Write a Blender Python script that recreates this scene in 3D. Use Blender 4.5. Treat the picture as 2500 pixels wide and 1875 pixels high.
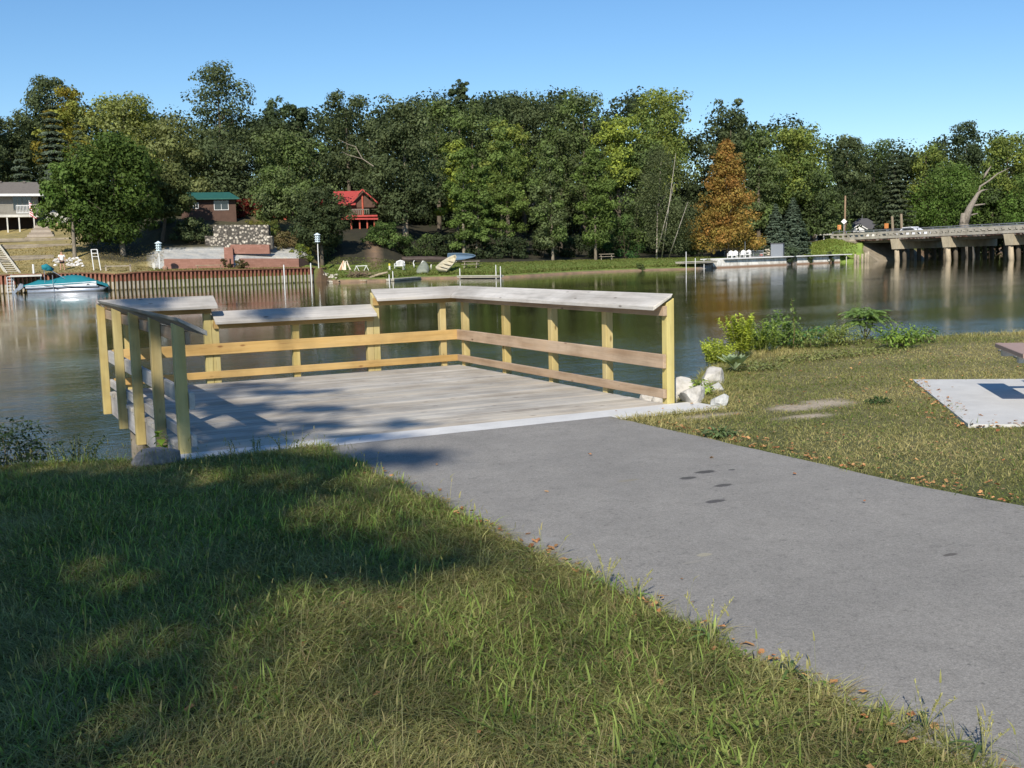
import bpy, bmesh, math, random
import numpy as np
from mathutils import Vector, Matrix
for o in list(bpy.data.objects): bpy.data.objects.remove(o)
S = bpy.context.scene; COL = S.collection
# ------------------------------------------------------------------ camera, sky, sun, exposure
FPX, PITCH, ROLL, YAW = 2682.0, .1193, -.0252, .4713
CAM = np.array([-6.332, -14.0487, 1.5509])
_F = np.array([math.sin(YAW)*math.cos(PITCH), math.cos(YAW)*math.cos(PITCH), -math.sin(PITCH)])
_R = np.array([math.cos(YAW), -math.sin(YAW), 0.]); _U = np.cross(_R, _F)
_R2 = math.cos(ROLL)*_R+math.sin(ROLL)*_U; _U2 = -math.sin(ROLL)*_R+math.cos(ROLL)*_U
cd = bpy.data.cameras.new('camera'); cam = bpy.data.objects.new('camera', cd); COL.objects.link(cam)
m = Matrix([[_R2[i], _U2[i], -_F[i], CAM[i]] for i in range(3)]+[[0, 0, 0, 1]])
cam.matrix_world = m; cd.sensor_width = 36; cd.lens = FPX/2500*36; cd.clip_end = 3000; cd.clip_start = .05
S.camera = cam
SUN_EL = math.radians(35.5); SUN_AZ = math.radians(216.8)      # azimuth clockwise from +y
SDIR = np.array([math.sin(SUN_AZ)*math.cos(SUN_EL), math.cos(SUN_AZ)*math.cos(SUN_EL), math.sin(SUN_EL)])
w = bpy.data.worlds.new('World'); S.world = w; w.use_nodes = True
nt = w.node_tree; bg = nt.nodes['Background']; sk = nt.nodes.new('ShaderNodeTexSky'); sk.sky_type = 'NISHITA'
sk.sun_disc = False; sk.sun_elevation = SUN_EL; sk.sun_rotation = SUN_AZ; sk.altitude = 200; sk.air_density = 1.0; sk.dust_density = .05; sk.ozone_density = 4.5
hs = nt.nodes.new('ShaderNodeHueSaturation'); hs.inputs['Saturation'].default_value = 1.14; nt.links.new(sk.outputs[0], hs.inputs['Color']); nt.links.new(hs.outputs[0], bg.inputs[0]); bg.inputs[1].default_value = .108
ld = bpy.data.lights.new('sun', 'SUN'); ld.energy = 5.0; ld.angle = math.radians(.53); ld.color = (1, .93, .82)
sun = bpy.data.objects.new('sun', ld); COL.objects.link(sun); sun.rotation_euler = Vector(SDIR).to_track_quat('Z', 'Y').to_euler()
S.view_settings.view_transform = 'Standard'; S.view_settings.look = 'None'; S.view_settings.exposure = .25; S.view_settings.gamma = 1
S.render.engine = 'CYCLES'; S.cycles.max_bounces = 6; S.cycles.transparent_max_bounces = 4; S.cycles.use_denoising = True
# ------------------------------------------------------------------ geometry of the place
def ray(x, y): return (x-1250)*_R2/FPX-(y-937.5)*_U2/FPX+_F
def gr(x, y, z=0.):
    d = ray(x, y); return CAM+(z-CAM[2])/d[2]*d
_H = np.array([math.sin(YAW), math.cos(YAW), 0])
def atd(x, y, D):
    d = ray(x, y); return CAM+d*D/(d@_H)
def zat(x, y, D): return float(atd(x, y, D)[2])
class Fr:
    """a local frame standing at a place: x to the right, y away, z up"""
    def __init__(s, o, a=0.): s.o = np.array(o, float); s.c, s.s = math.cos(a), math.sin(a)
    def P(s, x, y, z): return s.o+np.array([x*s.c+y*s.s, -x*s.s+y*s.c, z])
    def V(s, x, y, z): return np.array([x*s.c+y*s.s, -x*s.s+y*s.c, z])
def FR(px, py, D, turn=0.):
    return Fr(atd(px, py, D), YAW+math.atan((px-1250)/FPX)+turn)
W0 = Fr((0, 0, 0))
rnd = random.Random(7)
# ------------------------------------------------------------------ object helpers
def tag(o, label=None, cat=None, group=None, kind=None):
    if label: o['label'] = label
    if cat: o['category'] = cat
    if group: o['group'] = group
    if kind: o['kind'] = kind
    return o
def empty(name, loc, label, cat, group=None):
    o = bpy.data.objects.new(name, None); COL.objects.link(o); o.location = [float(v) for v in loc]; o.empty_display_size = .2
    return tag(o, label, cat, group)
class MB:
    def __init__(s, fr=W0): s.v = []; s.f = []; s.c = []; s.fr = fr; s.col = None
    def add(s, pts, faces, local=True):
        b = len(s.v)
        for p in pts: s.v.append(s.fr.P(*p) if local else np.array(p, float)); s.c.append(s.col or (1, 1, 1))
        for f in faces: s.f.append([b+i for i in f])
    def box(s, x0, x1, y0, y1, z0, z1):
        s.add([(x0, y0, z0), (x1, y0, z0), (x1, y1, z0), (x0, y1, z0), (x0, y0, z1), (x1, y0, z1), (x1, y1, z1), (x0, y1, z1)],
              [(3, 2, 1, 0), (4, 5, 6, 7), (0, 1, 5, 4), (1, 2, 6, 5), (2, 3, 7, 6), (3, 0, 4, 7)])
    def hexa(s, a, b):   # two quads of 4 points each (bottom, top)
        s.add(list(a)+list(b), [(3, 2, 1, 0), (4, 5, 6, 7), (0, 1, 5, 4), (1, 2, 6, 5), (2, 3, 7, 6), (3, 0, 4, 7)])
    def beam(s, p, q, w, h, up=(0, 0, 1)):
        p = np.array(p, float); q = np.array(q, float); d = q-p; d /= np.linalg.norm(d)
        u = np.array(up, float); r = np.cross(d, u)
        if np.linalg.norm(r) < 1e-4: r = np.array([1., 0, 0])
        r /= np.linalg.norm(r); u = np.cross(r, d); r = r*w/2; u = u*h/2
        s.hexa([p-r-u, p+r-u, p+r+u, p-r+u], [q-r-u, q+r-u, q+r+u, q-r+u])
    def tube(s, pts, rad, n=7, cap=True):
        pts = [np.array(p, float) for p in pts]
        if not hasattr(rad, '__len__'): rad = [rad]*len(pts)
        V = []; N = len(pts); prev = None
        for i, p in enumerate(pts):
            d = pts[min(i+1, N-1)]-pts[max(i-1, 0)]; d = d/(np.linalg.norm(d)+1e-9)
            a = np.array([0, 0, 1.]) if abs(d[2]) < .9 else np.array([1., 0, 0])
            if prev is not None: a = prev
            x = np.cross(a, d); x /= np.linalg.norm(x)+1e-9; y = np.cross(d, x); prev = y
            prev = y if abs(y@d) < .5 else None
            for k in range(n):
                t = 2*math.pi*k/n; V.append(p+rad[i]*(math.cos(t)*x+math.sin(t)*y))
        Fc = [(i*n+k, i*n+(k+1) % n, (i+1)*n+(k+1) % n, (i+1)*n+k) for i in range(N-1) for k in range(n)]
        if cap: Fc += [tuple(range(n))[::-1], tuple(range((N-1)*n, N*n))]
        s.add(V, Fc)
    def prism(s, poly, d):     # poly: local points in one plane, extruded by vector d
        n = len(poly); d = np.array(d, float)
        s.add([np.array(p, float) for p in poly]+[np.array(p, float)+d for p in poly],
              [tuple(range(n))[::-1], tuple(range(n, 2*n))]+[(i, (i+1) % n, n+(i+1) % n, n+i) for i in range(n)])
    def build(s, name, mat, parent=None, smooth=False, bevel=0, fix=True):
        loc = np.array(parent.matrix_basis.translation if parent is not None else (0, 0, 0), float)
        if parent is not None and parent.parent is not None: loc = loc+np.array(parent.parent.matrix_basis.translation, float)
        org = loc if parent is not None else (np.array(s.v).mean(0) if len(s.v) else np.zeros(3))
        me = bpy.data.meshes.new(name); me.from_pydata([tuple(float(c) for c in (v-org)) for v in s.v], [], s.f)
        at = me.color_attributes.new('col', 'FLOAT_COLOR', 'POINT')
        at.data.foreach_set('color', np.array([(c[0], c[1], c[2], 1) for c in s.c], dtype=np.float32).ravel())
        if fix:
            bm = bmesh.new(); bm.from_mesh(me); bmesh.ops.recalc_face_normals(bm, faces=bm.faces); bm.to_mesh(me); bm.free()
        if smooth: me.polygons.foreach_set('use_smooth', [True]*len(me.polygons))
        me.materials.append(mat); o = bpy.data.objects.new(name, me); COL.objects.link(o)
        if parent is not None: o.parent = parent
        else: o.location = [float(c) for c in org]
        if bevel:
            b = o.modifiers.new('b', 'BEVEL'); b.width = bevel; b.segments = 1; b.limit_method = 'ANGLE'
        return o
def npmesh(name, V, Fc, mat, cols=None, parent=None, smooth=False, loc=None, nper=4):
    """fast mesh from arrays (all faces with nper corners)"""
    me = bpy.data.meshes.new(name); V = np.asarray(V, np.float32); Fc = np.asarray(Fc, np.int32)
    me.vertices.add(len(V)); me.vertices.foreach_set('co', V.ravel())
    me.loops.add(Fc.size); me.loops.foreach_set('vertex_index', Fc.ravel())
    me.polygons.add(len(Fc)); me.polygons.foreach_set('loop_start', np.arange(0, Fc.size, nper, dtype=np.int32))
    me.polygons.foreach_set('use_smooth', np.full(len(Fc), bool(smooth)))
    me.update(calc_edges=True)
    if cols is not None:
        at = me.color_attributes.new('col', 'FLOAT_COLOR', 'POINT'); c4 = np.ones((len(V), 4), np.float32); c4[:, :3] = cols
        at.data.foreach_set('color', c4.ravel())
    me.materials.append(mat); o = bpy.data.objects.new(name, me); COL.objects.link(o)
    if parent is not None: o.parent = parent
    if loc is not None: o.location = [float(v) for v in loc]
    return o
# ------------------------------------------------------------------ materials
class NT:
    def __init__(s, name):
        s.m = bpy.data.materials.new(name); s.m.use_nodes = True; s.t = s.m.node_tree
        s.b = s.t.nodes['Principled BSDF']; s.out = s.t.nodes['Material Output']
        s.b.inputs['Specular IOR Level'].default_value = .3
    def n(s, typ, **kw):
        nd = s.t.nodes.new(typ)
        for k, v in kw.items():
            if k in nd.inputs: nd.inputs[k].default_value = v
            else: setattr(nd, k, v)
        return nd
    def l(s, a, b): s.t.links.new(a, b)
    def coord(s, scale=(1, 1, 1), world=True):
        if world: src = s.n('ShaderNodeNewGeometry').outputs['Position']
        else: src = s.n('ShaderNodeTexCoord').outputs['Object']
        mp = s.n('ShaderNodeMapping'); mp.inputs['Scale'].default_value = scale; s.l(src, mp.inputs[0]); return mp.outputs[0]
    def noise(s, scale, detail=4, rough=.55, vec=None, dist=0.):
        nd = s.n('ShaderNodeTexNoise', Scale=scale, Detail=detail, Roughness=rough, Distortion=dist)
        if vec is not None: s.l(vec, nd.inputs['Vector'])
        return nd.outputs['Fac']
    def ramp(s, fac, stops):
        r = s.n('ShaderNodeValToRGB'); e = r.color_ramp.elements
        while len(e) < len(stops): e.new(.5)
        for i, (p, c) in enumerate(stops): e[i].position = p; e[i].color = (*c, 1) if len(c) == 3 else c
        s.l(fac, r.inputs[0]); return r.outputs[0]
    def mix(s, a, b, fac, mode='MIX'):
        x = s.n('ShaderNodeMix', data_type='RGBA', blend_type=mode)
        for i, v in ((6, a), (7, b), (0, fac)):
            if isinstance(v, (int, float)): x.inputs[i].default_value = v
            elif isinstance(v, tuple): x.inputs[i].default_value = (*v, 1)
            else: s.l(v, x.inputs[i])
        return x.outputs[2]
    def attr(s, name='col'): return s.n('ShaderNodeAttribute', attribute_name=name).outputs['Color']
    def math(s, op, a, b=None):
        x = s.n('ShaderNodeMath', operation=op)
        for i, v in ((0, a), (1, b)):
            if v is None: continue
            if isinstance(v, (int, float)): x.inputs[i].default_value = v
            else: s.l(v, x.inputs[i])
        return x.outputs[0]
    def bump(s, h, strength=.3, dist=.01):
        b = s.n('ShaderNodeBump', Strength=strength, Distance=dist); s.l(h, b.inputs['Height']); s.l(b.outputs[0], s.b.inputs['Normal']); return b
    def base(s, c):
        if isinstance(c, tuple): s.b.inputs['Base Color'].default_value = (*c, 1)
        else: s.l(c, s.b.inputs['Base Color'])
    def rough(s, r): s.b.inputs['Roughness'].default_value = r
g3 = lambda v: (v, v, v)
def plain(name, c, rough=.6, var=.18, scale=3., metal=0., bump=0.):
    """paint / plastic / metal with soft dirt and uneven wear; multiplied by vertex tint"""
    k = NT(name); v = k.coord()
    n1 = k.noise(scale, 5, .6, v); f = k.ramp(n1, [(.3, g3(1-var)), (.7, g3(1+var*.4))])
    k.base(k.mix(k.mix(c, f, 1., 'MULTIPLY'), k.attr(), 1., 'MULTIPLY')); k.rough(rough); k.b.inputs['Metallic'].default_value = metal
    if bump: k.bump(k.noise(scale*6, 4, .6, v), .5, bump)
    return k.m
def wood(name, c1, c2, axis, dark=(.05, .04, .03), wear=.5, rough=.75):
    """weathered board: long grain, knots and checks along one axis"""
    k = NT(name); sc = [38, 38, 38]; sc[axis] = 1.6; v = k.coord(tuple(sc)); g = k.noise(1., 5, .65, v, .35)
    sc2 = [9, 9, 9]; sc2[axis] = .9; n2 = k.noise(1., 3, .5, k.coord(tuple(sc2)), .6)
    base = k.mix(c1, c2, k.ramp(n2, [(.35, g3(0)), (.65, g3(1))])); 
    base = k.mix(base, k.ramp(g, [(.25, g3(.62)), (.5, g3(1.)), (.8, g3(1.15))]), wear, 'MULTIPLY')
    sk_ = [70, 70, 70]; sk_[axis] = 2.2; cr = k.noise(1., 2, .5, k.coord(tuple(sk_)), .2)
    base = k.mix(base, dark, k.ramp(cr, [(.70, g3(0)), (.76, g3(.75))]))
    vo = k.n('ShaderNodeTexVoronoi', Scale=1.); s3 = [7, 7, 7]; s3[axis] = 2.6; k.l(k.coord(tuple(s3)), vo.inputs['Vector'])
    base = k.mix(base, dark, k.ramp(vo.outputs['Distance'], [(.05, g3(.9)), (.12, g3(0))]))
    st = k.noise(1.3, 5, .65, k.coord()); base = k.mix(base, k.ramp(st, [(.32, (.70, .68, .66)), (.55, g3(1.)), (.75, (1.1, 1.08, 1.02))]), .9, 'MULTIPLY')
    k.base(k.mix(base, k.attr(), 1., 'MULTIPLY')); k.rough(rough); k.bump(g, .5, .005); return k.m
def leafmat(name, trans=.3, rough=.5, spec=.25):
    k = NT(name); c = k.attr(); k.base(c); k.rough(rough); k.b.inputs['Specular IOR Level'].default_value = spec
    tr = k.n('ShaderNodeBsdfTranslucent'); k.l(k.mix(c, (1.25, 1.2, .5), 1., 'MULTIPLY'), tr.inputs[0])
    mx = k.n('ShaderNodeMixShader', Fac=trans); k.l(k.b.outputs[0], mx.inputs[1]); k.l(tr.outputs[0], mx.inputs[2]); k.l(mx.outputs[0], k.out.inputs[0]); return k.m
M = {}
M['leaf'] = leafmat('tree_leaves', .34, .6, .12); M['grass'] = leafmat('grass_blades', .42, .7, .08); M['weed'] = leafmat('weed_leaves', .35, .5, .25)
M['litter'] = leafmat('dry_leaves', .1, .7, .15)
k = NT('bark'); v = k.coord((6, 6, 1.2)); n = k.noise(2.2, 5, .65, v)
k.base(k.mix(k.ramp(n, [(.3, (.055, .05, .042)), (.7, (.15, .135, .115))]), k.attr(), 1., 'MULTIPLY')); k.rough(.9); k.bump(n, .6, .03); M['bark'] = k.m
k = NT('green_stem'); k.base(k.attr()); k.rough(.6); M['stem'] = k.m
PINE1, PINE2 = (.44, .34, .13), (.50, .41, .19)
M['post'] = wood('pressure_treated_post', PINE1, PINE2, 2, (.16, .11, .04), .45)
M['rail_x'] = wood('orange_pine_rail_x', (.46, .29, .10), (.50, .34, .14), 0, (.2, .09, .03), .5)
M['rail_y'] = wood('weathered_pine_rail_y', (.36, .25, .16), (.46, .35, .25), 1, (.14, .08, .05), .6)
M['rail_g'] = wood('grey_weathered_rail_y', (.42, .40, .38), (.52, .50, .47), 1, (.12, .1, .09), .6)
M['cap_x'] = wood('silvered_cap_x', (.38, .36, .33), (.50, .47, .43), 0, (.1, .08, .06), .7)
M['cap_y'] = wood('silvered_cap_y', (.40, .38, .345), (.54, .51, .465), 1, (.1, .08, .06), .7)
M['deck'] = wood('deck_boards', (.42, .38, .32), (.53, .485, .41), 0, (.14, .11, .08), .75, .8)
M['timber'] = wood('old_timber', (.30, .26, .20), (.38, .33, .26), 0, (.08, .06, .05), .6, .9)
# ------------------------------------------------------------------ ground, river, path, slabs
R_ = np.random.RandomState(11)
_perm = R_.rand(256, 256)
def vnoise(x, y):
    x = np.asarray(x, float); y = np.asarray(y, float); xi = np.floor(x).astype(int); yi = np.floor(y).astype(int); fx = x-xi; fy = y-yi
    fx = fx*fx*(3-2*fx); fy = fy*fy*(3-2*fy); g = lambda a, b: _perm[a % 256, b % 256]
    return (g(xi, yi)*(1-fx)+g(xi+1, yi)*fx)*(1-fy)+(g(xi, yi+1)*(1-fx)+g(xi+1, yi+1)*fx)*fy
def fbm(x, y, o=3): return sum(vnoise(x*2**i+17*i, y*2**i+5*i)*.5**i for i in range(o))/sum(.5**i for i in range(o))
BX = [-60, -8, -6.6, -5.5, -5.0, -4.6, 0.0, .35, 1.0, 2.0, 2.9, 4.0, 5.6, 7.0, 8.5, 12, 20, 60]
BY = [-6, -5.0, -4.95, -5.0, -5.25, -5.3, -5.3, -4.85, -4.3, -3.1, -2.3, -1.45, -.75, -.9, -1.4, -2.2, -4, -12]
def bank(x): return np.interp(x, BX, BY)
def inpad(x, y, e=0.):
    e = e-(.10*(fbm(x*2.5+3, y*2.5)-.35) if e < 0 else 0)
    u = (x-3.23)*.632+(y+5.19)*.775; v = (x-3.23)*.8+(y+5.19)*-.6
    return (u < e) & (u > -3.2-e) & (v > -e) & (v < 2.7+e)
def dirt(x, y):
    d1 = ((x-1.15)/.5)**2+((y+5.95)/.26)**2; d2 = ((x-.5)/.42)**2+((y+6.42)/.13)**2; d3 = ((x+.2)/.35)**2+((y+5.9)/.12)**2
    n = fbm(x*3, y*3)
    return np.clip(1.5-np.minimum(np.minimum(d1, d2), d3)-(n-.5)*2.4, 0, 1)
def land(x, y):
    d = y-bank(x); t = np.clip(d/1.5, 0, 1)
    far = np.clip(-d/3, 0, 1)
    return -1.5*(t*t*(3-2*t))+far*(.03*(fbm(x*.8, y*.8)-.5))*np.where((x > -4.2) & (x < -.5), 0, 1)
def grid(xs, ys, zf, mat, name, colf=None):
    X, Y = np.meshgrid(xs, ys, indexing='ij'); Z = zf(X, Y); V = np.stack([X, Y, Z], -1).reshape(-1, 3)
    nx, ny = X.shape; i = np.arange(nx*ny).reshape(nx, ny)
    Fc = np.stack([i[:-1, :-1], i[1:, :-1], i[1:, 1:], i[:-1, 1:]], -1).reshape(-1, 4)
    c = colf(X, Y).reshape(-1, 3) if colf else None
    return npmesh(name, V, Fc, mat, c, smooth=True)
k = NT('soil'); v = k.coord(); n1 = k.noise(30, 6, .7, v)
k.base(k.mix(k.mix(k.attr(), k.ramp(n1, [(.25, (.45, .45, .42)), (.5, (1, 1, 1)), (.78, (1.6, 1.5, 1.35))]), .9, 'MULTIPLY'), k.ramp(k.noise(2.5, 4, .6, v), [(.3, g3(.8)), (.7, g3(1.15))]), 1., 'MULTIPLY'))
k.rough(.95); k.bump(n1, .8, .02); M['soil'] = k.m
def gcol(X, Y):
    a = np.array([.080, .090, .030]); b = np.array([.22, .19, .09]); dd = np.array([.42, .35, .26]); wet = np.array([.05, .042, .03])
    f = np.clip((X+1)/3, 0, 1)[..., None]*.75; c = a*(1-f)+b*f; d = dirt(X, Y)[..., None]; c = c*(1-d)+dd*d
    sh = np.clip((Y-bank(X))/.5, 0, 1)[..., None]; c = c*(1-sh)+wet*sh; return c
xs = np.concatenate([np.linspace(-60, -9, 18), np.arange(-8.5, 13, .1), np.linspace(13.5, 60, 20)]); ys = np.concatenate([np.linspace(-60, -14.5, 14), np.arange(-14, 1.2, .1), np.linspace(1.5, 3, 4)])
tag(grid(xs, ys, land, M['soil'], 'ground', gcol), kind='structure')
# river
k = NT('river_water'); k.b.inputs['IOR'].default_value = 1.33; k.rough(.02); k.b.inputs['Specular IOR Level'].default_value = .5
vw = k.coord((1, 1, 1)); wind = k.noise(.07, 3, .5, k.coord((.5, 1.6, 1)))
r1 = k.noise(7.5, 3, .6, k.coord((1, 1.5, 1))); r2 = k.noise(1.3, 3, .5, k.coord((.8, 1.6, 1)), .3); r3 = k.noise(26, 2, .5, vw)
h = k.math('ADD', k.math('MULTIPLY', r1, .55), k.math('ADD', k.math('MULTIPLY', r2, 1.0), k.math('MULTIPLY', r3, .14)))
sp_ = k.n('ShaderNodeSeparateXYZ'); k.l(k.n('ShaderNodeNewGeometry').outputs['Position'], sp_.inputs[0]); nr_ = k.n('ShaderNodeMapRange'); nr_.inputs[1].default_value = 26; nr_.inputs[2].default_value = 0; nr_.inputs[3].default_value = .75; nr_.inputs[4].default_value = 3.6; k.l(sp_.outputs['Y'], nr_.inputs[0])
h = k.math('MULTIPLY', h, k.math('MULTIPLY', k.ramp(wind, [(.38, g3(.45)), (.62, g3(1.3))]), nr_.outputs[0]))
k.bump(h, .30, .017)
k.base(k.ramp(k.noise(.35, 4, .6, vw), [(.3, (.028, .029, .009)), (.7, (.044, .043, .014))])); M['water'] = k.m
xs = np.array([-500, -200, -60, -20, 0, 20, 60, 150, 400, 900.]); ys = np.array([-40, -6, 0, 20, 60, 120, 300, 700, 900.])
tag(grid(xs, ys, lambda X, Y: X*0-1., M['water'], 'water'), kind='structure')
# asphalt path
k = NT('asphalt'); v = k.coord(); n1 = k.noise(1.1, 5, .6, v); n2 = k.noise(150, 3, .7, v); n3 = k.noise(14, 5, .75, k.coord((1, 1, 1)))
c = k.mix(k.ramp(n1, [(.3, (.235, .222, .20)), (.7, (.285, .268, .24))]), k.ramp(n2, [(.25, g3(.5)), (.5, g3(1)), (.78, g3(1.5))]), .9, 'MULTIPLY')
c = k.mix(c, k.ramp(k.noise(48, 3, .7, v), [(.3, g3(.84)), (.5, g3(1)), (.72, g3(1.12))]), .9, 'MULTIPLY')
c = k.mix(c, k.ramp(k.noise(5.5, 5, .7, v), [(.3, g3(.90)), (.5, g3(1)), (.7, g3(1.08))]), .9, 'MULTIPLY')
c = k.mix(c, k.ramp(n3, [(.32, g3(.68)), (.42, g3(1))]), .8, 'MULTIPLY')
vo = k.n('ShaderNodeTexVoronoi', Scale=26.); k.l(v, vo.inputs['Vector']); c = k.mix(c, (.42, .40, .38), k.ramp(vo.outputs['Distance'], [(.035, g3(.8)), (.07, g3(0))]))
vo2 = k.n('ShaderNodeTexVoronoi', Scale=9.); k.l(k.coord((1, 1, 1)), vo2.inputs['Vector']); c = k.mix(c, (.06, .058, .055), k.ramp(vo2.outputs['Distance'], [(.03, g3(.55)), (.10, g3(0))]))
geo = k.n('ShaderNodeNewGeometry').outputs['Position']
for px, py, rx, ry, cc, am in [(1722, 1154, .085, .05, (.05, .048, .045), .85), (1680, 1169, .07, .045, (.05, .048, .045), .8), (1765, 1187, .08, .04, (.055, .05, .048), .8), (1746, 1226, .08, .04, (.055, .05, .05), .8), (1786, 1149, .03, .02, (.04, .04, .04), .8),
                               (2320, 1357, .05, .02, (.06, .05, .045), .7), (1720, 1357, .05, .03, (.36, .33, .24), .8), (1690, 1375, .07, .02, (.30, .28, .24), .6), (1000, 1168, .10, .05, (.26, .24, .2), .45), (1535, 1175, .1, .03, (.25, .22, .15), .5), (1330, 1320, .09, .05, (.30, .29, .27), .5)]:
    g0 = gr(px, py, .01); sb = k.n('ShaderNodeVectorMath', operation='SUBTRACT'); k.l(geo, sb.inputs[0]); sb.inputs[1].default_value = [float(q) for q in g0]
    dv = k.n('ShaderNodeVectorMath', operation='DIVIDE'); k.l(sb.outputs[0], dv.inputs[0]); dv.inputs[1].default_value = (rx, ry, 1)
    ln = k.n('ShaderNodeVectorMath', operation='LENGTH'); k.l(dv.outputs[0], ln.inputs[0])
    f = k.math('ADD', ln.outputs['Value'], k.math('MULTIPLY', k.noise(30, 2, .5, v), .6))
    c = k.mix(c, cc, k.ramp(k.math('SUBTRACT', f, .3), [(.75, g3(am)), (1., g3(0))]))
k.base(c); k.rough(.9); k.bump(n2, .6, .006); M['asphalt'] = k.m
ys = np.concatenate([np.linspace(-5.47, -14, 90), np.linspace(-15, -45, 10)])
V = []; Fc = []; ne = 14
for i, y in enumerate(ys):
    xl = -3.72+.05*(float(fbm(y*3+.3, 9.1))-.5)-(.06 if y > -5.9 else 0); xr = -.95+.05*(float(fbm(y*3, 3.3))-.5)+(.10*max(0, (-9-y))**1.2 if y > -14 else .10*5**1.2)
    for j in range(ne): V.append((xl+(xr-xl)*j/(ne-1), y+(.02*(float(fbm(j*1.3, 4.4))-.5) if i == 0 else 0), .016))
for i in range(len(ys)-1):
    for j in range(ne-1): a = i*ne+j; Fc.append((a, a+ne, a+ne+1, a+1))
n0 = len(V)
for i in range(len(ys)):       # the broken outer edges go down into the soil
    for j in (0, ne-1): x, y, z = V[i*ne+j]; V.append((x+(-.02 if j == 0 else .02), y, -.05))
for i in range(len(ys)-1):
    a = n0+2*i; Fc.append((i*ne, a, a+2, (i+1)*ne)); Fc.append((i*ne+ne-1, (i+1)*ne+ne-1, a+3, a+1))
tag(npmesh('path', V, Fc, M['asphalt'], smooth=False), kind='structure')
# concrete
k = NT('concrete'); v = k.coord(); n1 = k.noise(3, 6, .65, v); n2 = k.noise(120, 3, .6, v)
c = k.mix(k.mix(k.attr(), k.ramp(n1, [(.3, g3(.86)), (.7, g3(1.06))]), 1., 'MULTIPLY'), k.ramp(n2, [(.3, g3(.88)), (.7, g3(1.05))]), .7, 'MULTIPLY')
vo = k.n('ShaderNodeTexVoronoi', Scale=2.3); k.l(v, vo.inputs['Vector']); c = k.mix(c, (.34, .30, .24), k.ramp(vo.outputs['Distance'], [(.02, g3(.5)), (.05, g3(0))]))
k.base(c); k.rough(.85); k.bump(n2, .35, .003); M['conc'] = k.m
mb = MB(); mb.col = (.66, .65, .62)
mb.hexa([(-5.02, -5.46, -.5), (.32, -5.60, -.5), (.30, -5.04, -.5), (-5.0, -5.04, -.5)], [(-5.02, -5.46, .004), (.32, -5.62, .004), (.30, -5.04, .004), (-5.0, -5.04, .004)])
o = mb.build('concrete_sill', M['conc'], bevel=.008); tag(o, kind='structure')
mb = MB(); mb.col = (.58, .57, .54)
def padp(u, v, z): return (3.23-.632*u+.8*v, -5.19-.775*u-.6*v, z)
mb.hexa([padp(3.2, 0, -.1), padp(3.2, 2.7, -.1), padp(0, 2.7, -.1), padp(0, 0, -.1)], [padp(3.2, 0, .022), padp(3.2, 2.7, .022), padp(0, 2.7, .022), padp(0, 0, .022)])
tag(mb.build('concrete_pad', M['conc']), kind='structure')
mb = MB(); mb.col = (.40, .39, .37)       # grey trail past the table
mb.hexa([(4.3, -6.5, -.05), (9, -9.5, -.05), (11.5, -6.5, -.05), (6.75, -3.45, -.05)], [(4.3, -6.5, .02), (9, -9.5, .02), (11.5, -6.5, .02), (6.75, -3.45, .02)])
tag(mb.build('side_path', M['asphalt']), kind='structure')
# ------------------------------------------------------------------ the fishing deck
DW, DL = 4.67, 5.03
deck = empty('fishing_deck', (-DW/2, -DL/2, 0), 'square wooden fishing deck with leaning rails over the river at the path end', 'deck')
mb = MB(); pit = DL/35
for i in range(35):
    y1 = -i*pit-.003; y0 = -(i+1)*pit+.003; t = rnd.uniform(.84, 1.12); q = rnd.uniform(-.03, .03); mb.col = (t*(1+q), t, t*(1-q*1.5))
    e = rnd.uniform(-.012, .006); z = rnd.uniform(-.0015, .0015); mb.box(-DW-.01+e, .012+rnd.uniform(-.012, .004), y0, y1, -.038+z, z)
mb.build('deck_boards', M['deck'], deck)
mb = MB(); mb.col = (.9, .85, .75); mb.box(-DW, 0, -.04, -.002, -.27, -.041); mb.build('rim_joist', M['rail_x'], deck)
for x0, x1 in ((-DW, -DW+.038), (-.038, 0)):
    mb = MB(); mb.col = (.95, .93, .92); mb.box(x0, x1, -DL, -.041, -.27, -.0405); mb.build('rim_joist', M['rail_g'], deck)
mb = MB()
for i in range(10): mb.box(-DW+.5*i+.3, -DW+.5*i+.338, -DL, -.041, -.25, -.0412)
mb.col = (.5, .45, .4); mb.build('floor_joists', M['rail_y'], deck)
def post(x0, x1, y0, y1, zb, side, low=0., tint=1.):
    """4x4 post, top cut on the slope of the cap; side: which way the deck lies"""
    m_ = MB(); a = rnd.uniform(.9, 1.1)*tint; m_.col = (a, a*rnd.uniform(.96, 1.05), a*rnd.uniform(.85, 1.05)); o, i = 1.058-low, 1.012-low
    T = {'r': (i, o, o, i), 'l': (o, i, i, o), 'f': (i, i, o, o)}[side]
    m_.hexa([(x0, y0, zb), (x1, y0, zb), (x1, y1, zb), (x0, y1, zb)], [(x0, y0, T[0]), (x1, y0, T[1]), (x1, y1, T[2]), (x0, y1, T[3])])
    return m_.build('post', M['post'], deck, bevel=.004)
for y in (-.19, -1.45, -2.685, -3.90, -5.04): post(.002, .091, y, y+.089, -.28 if y > -4.5 else -.05, 'r')
for y in (-.12, -1.48, -2.70, -3.93, -5.055): post(-DW-.091, -DW-.002, y, y+.089, (-.27 if y > -3 else -.55) if y > -4.5 else -.03, 'l', tint=.95)
for x, low in ((-.265, 0), (-1.248, 0), (-1.340, .2), (-2.365, .2), (-3.492, 0), (-3.400, .2), (-4.45, 0)): post(x, x+.089, .002, .091, -.28, 'f', low)
t0, t1 = .065, .17; zo, zi, th = 1.105, .985, .04
nz, nx = math.cos(math.atan2(zo-zi, t0+t1))*th, math.sin(math.atan2(zo-zi, t0+t1))*th
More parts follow.
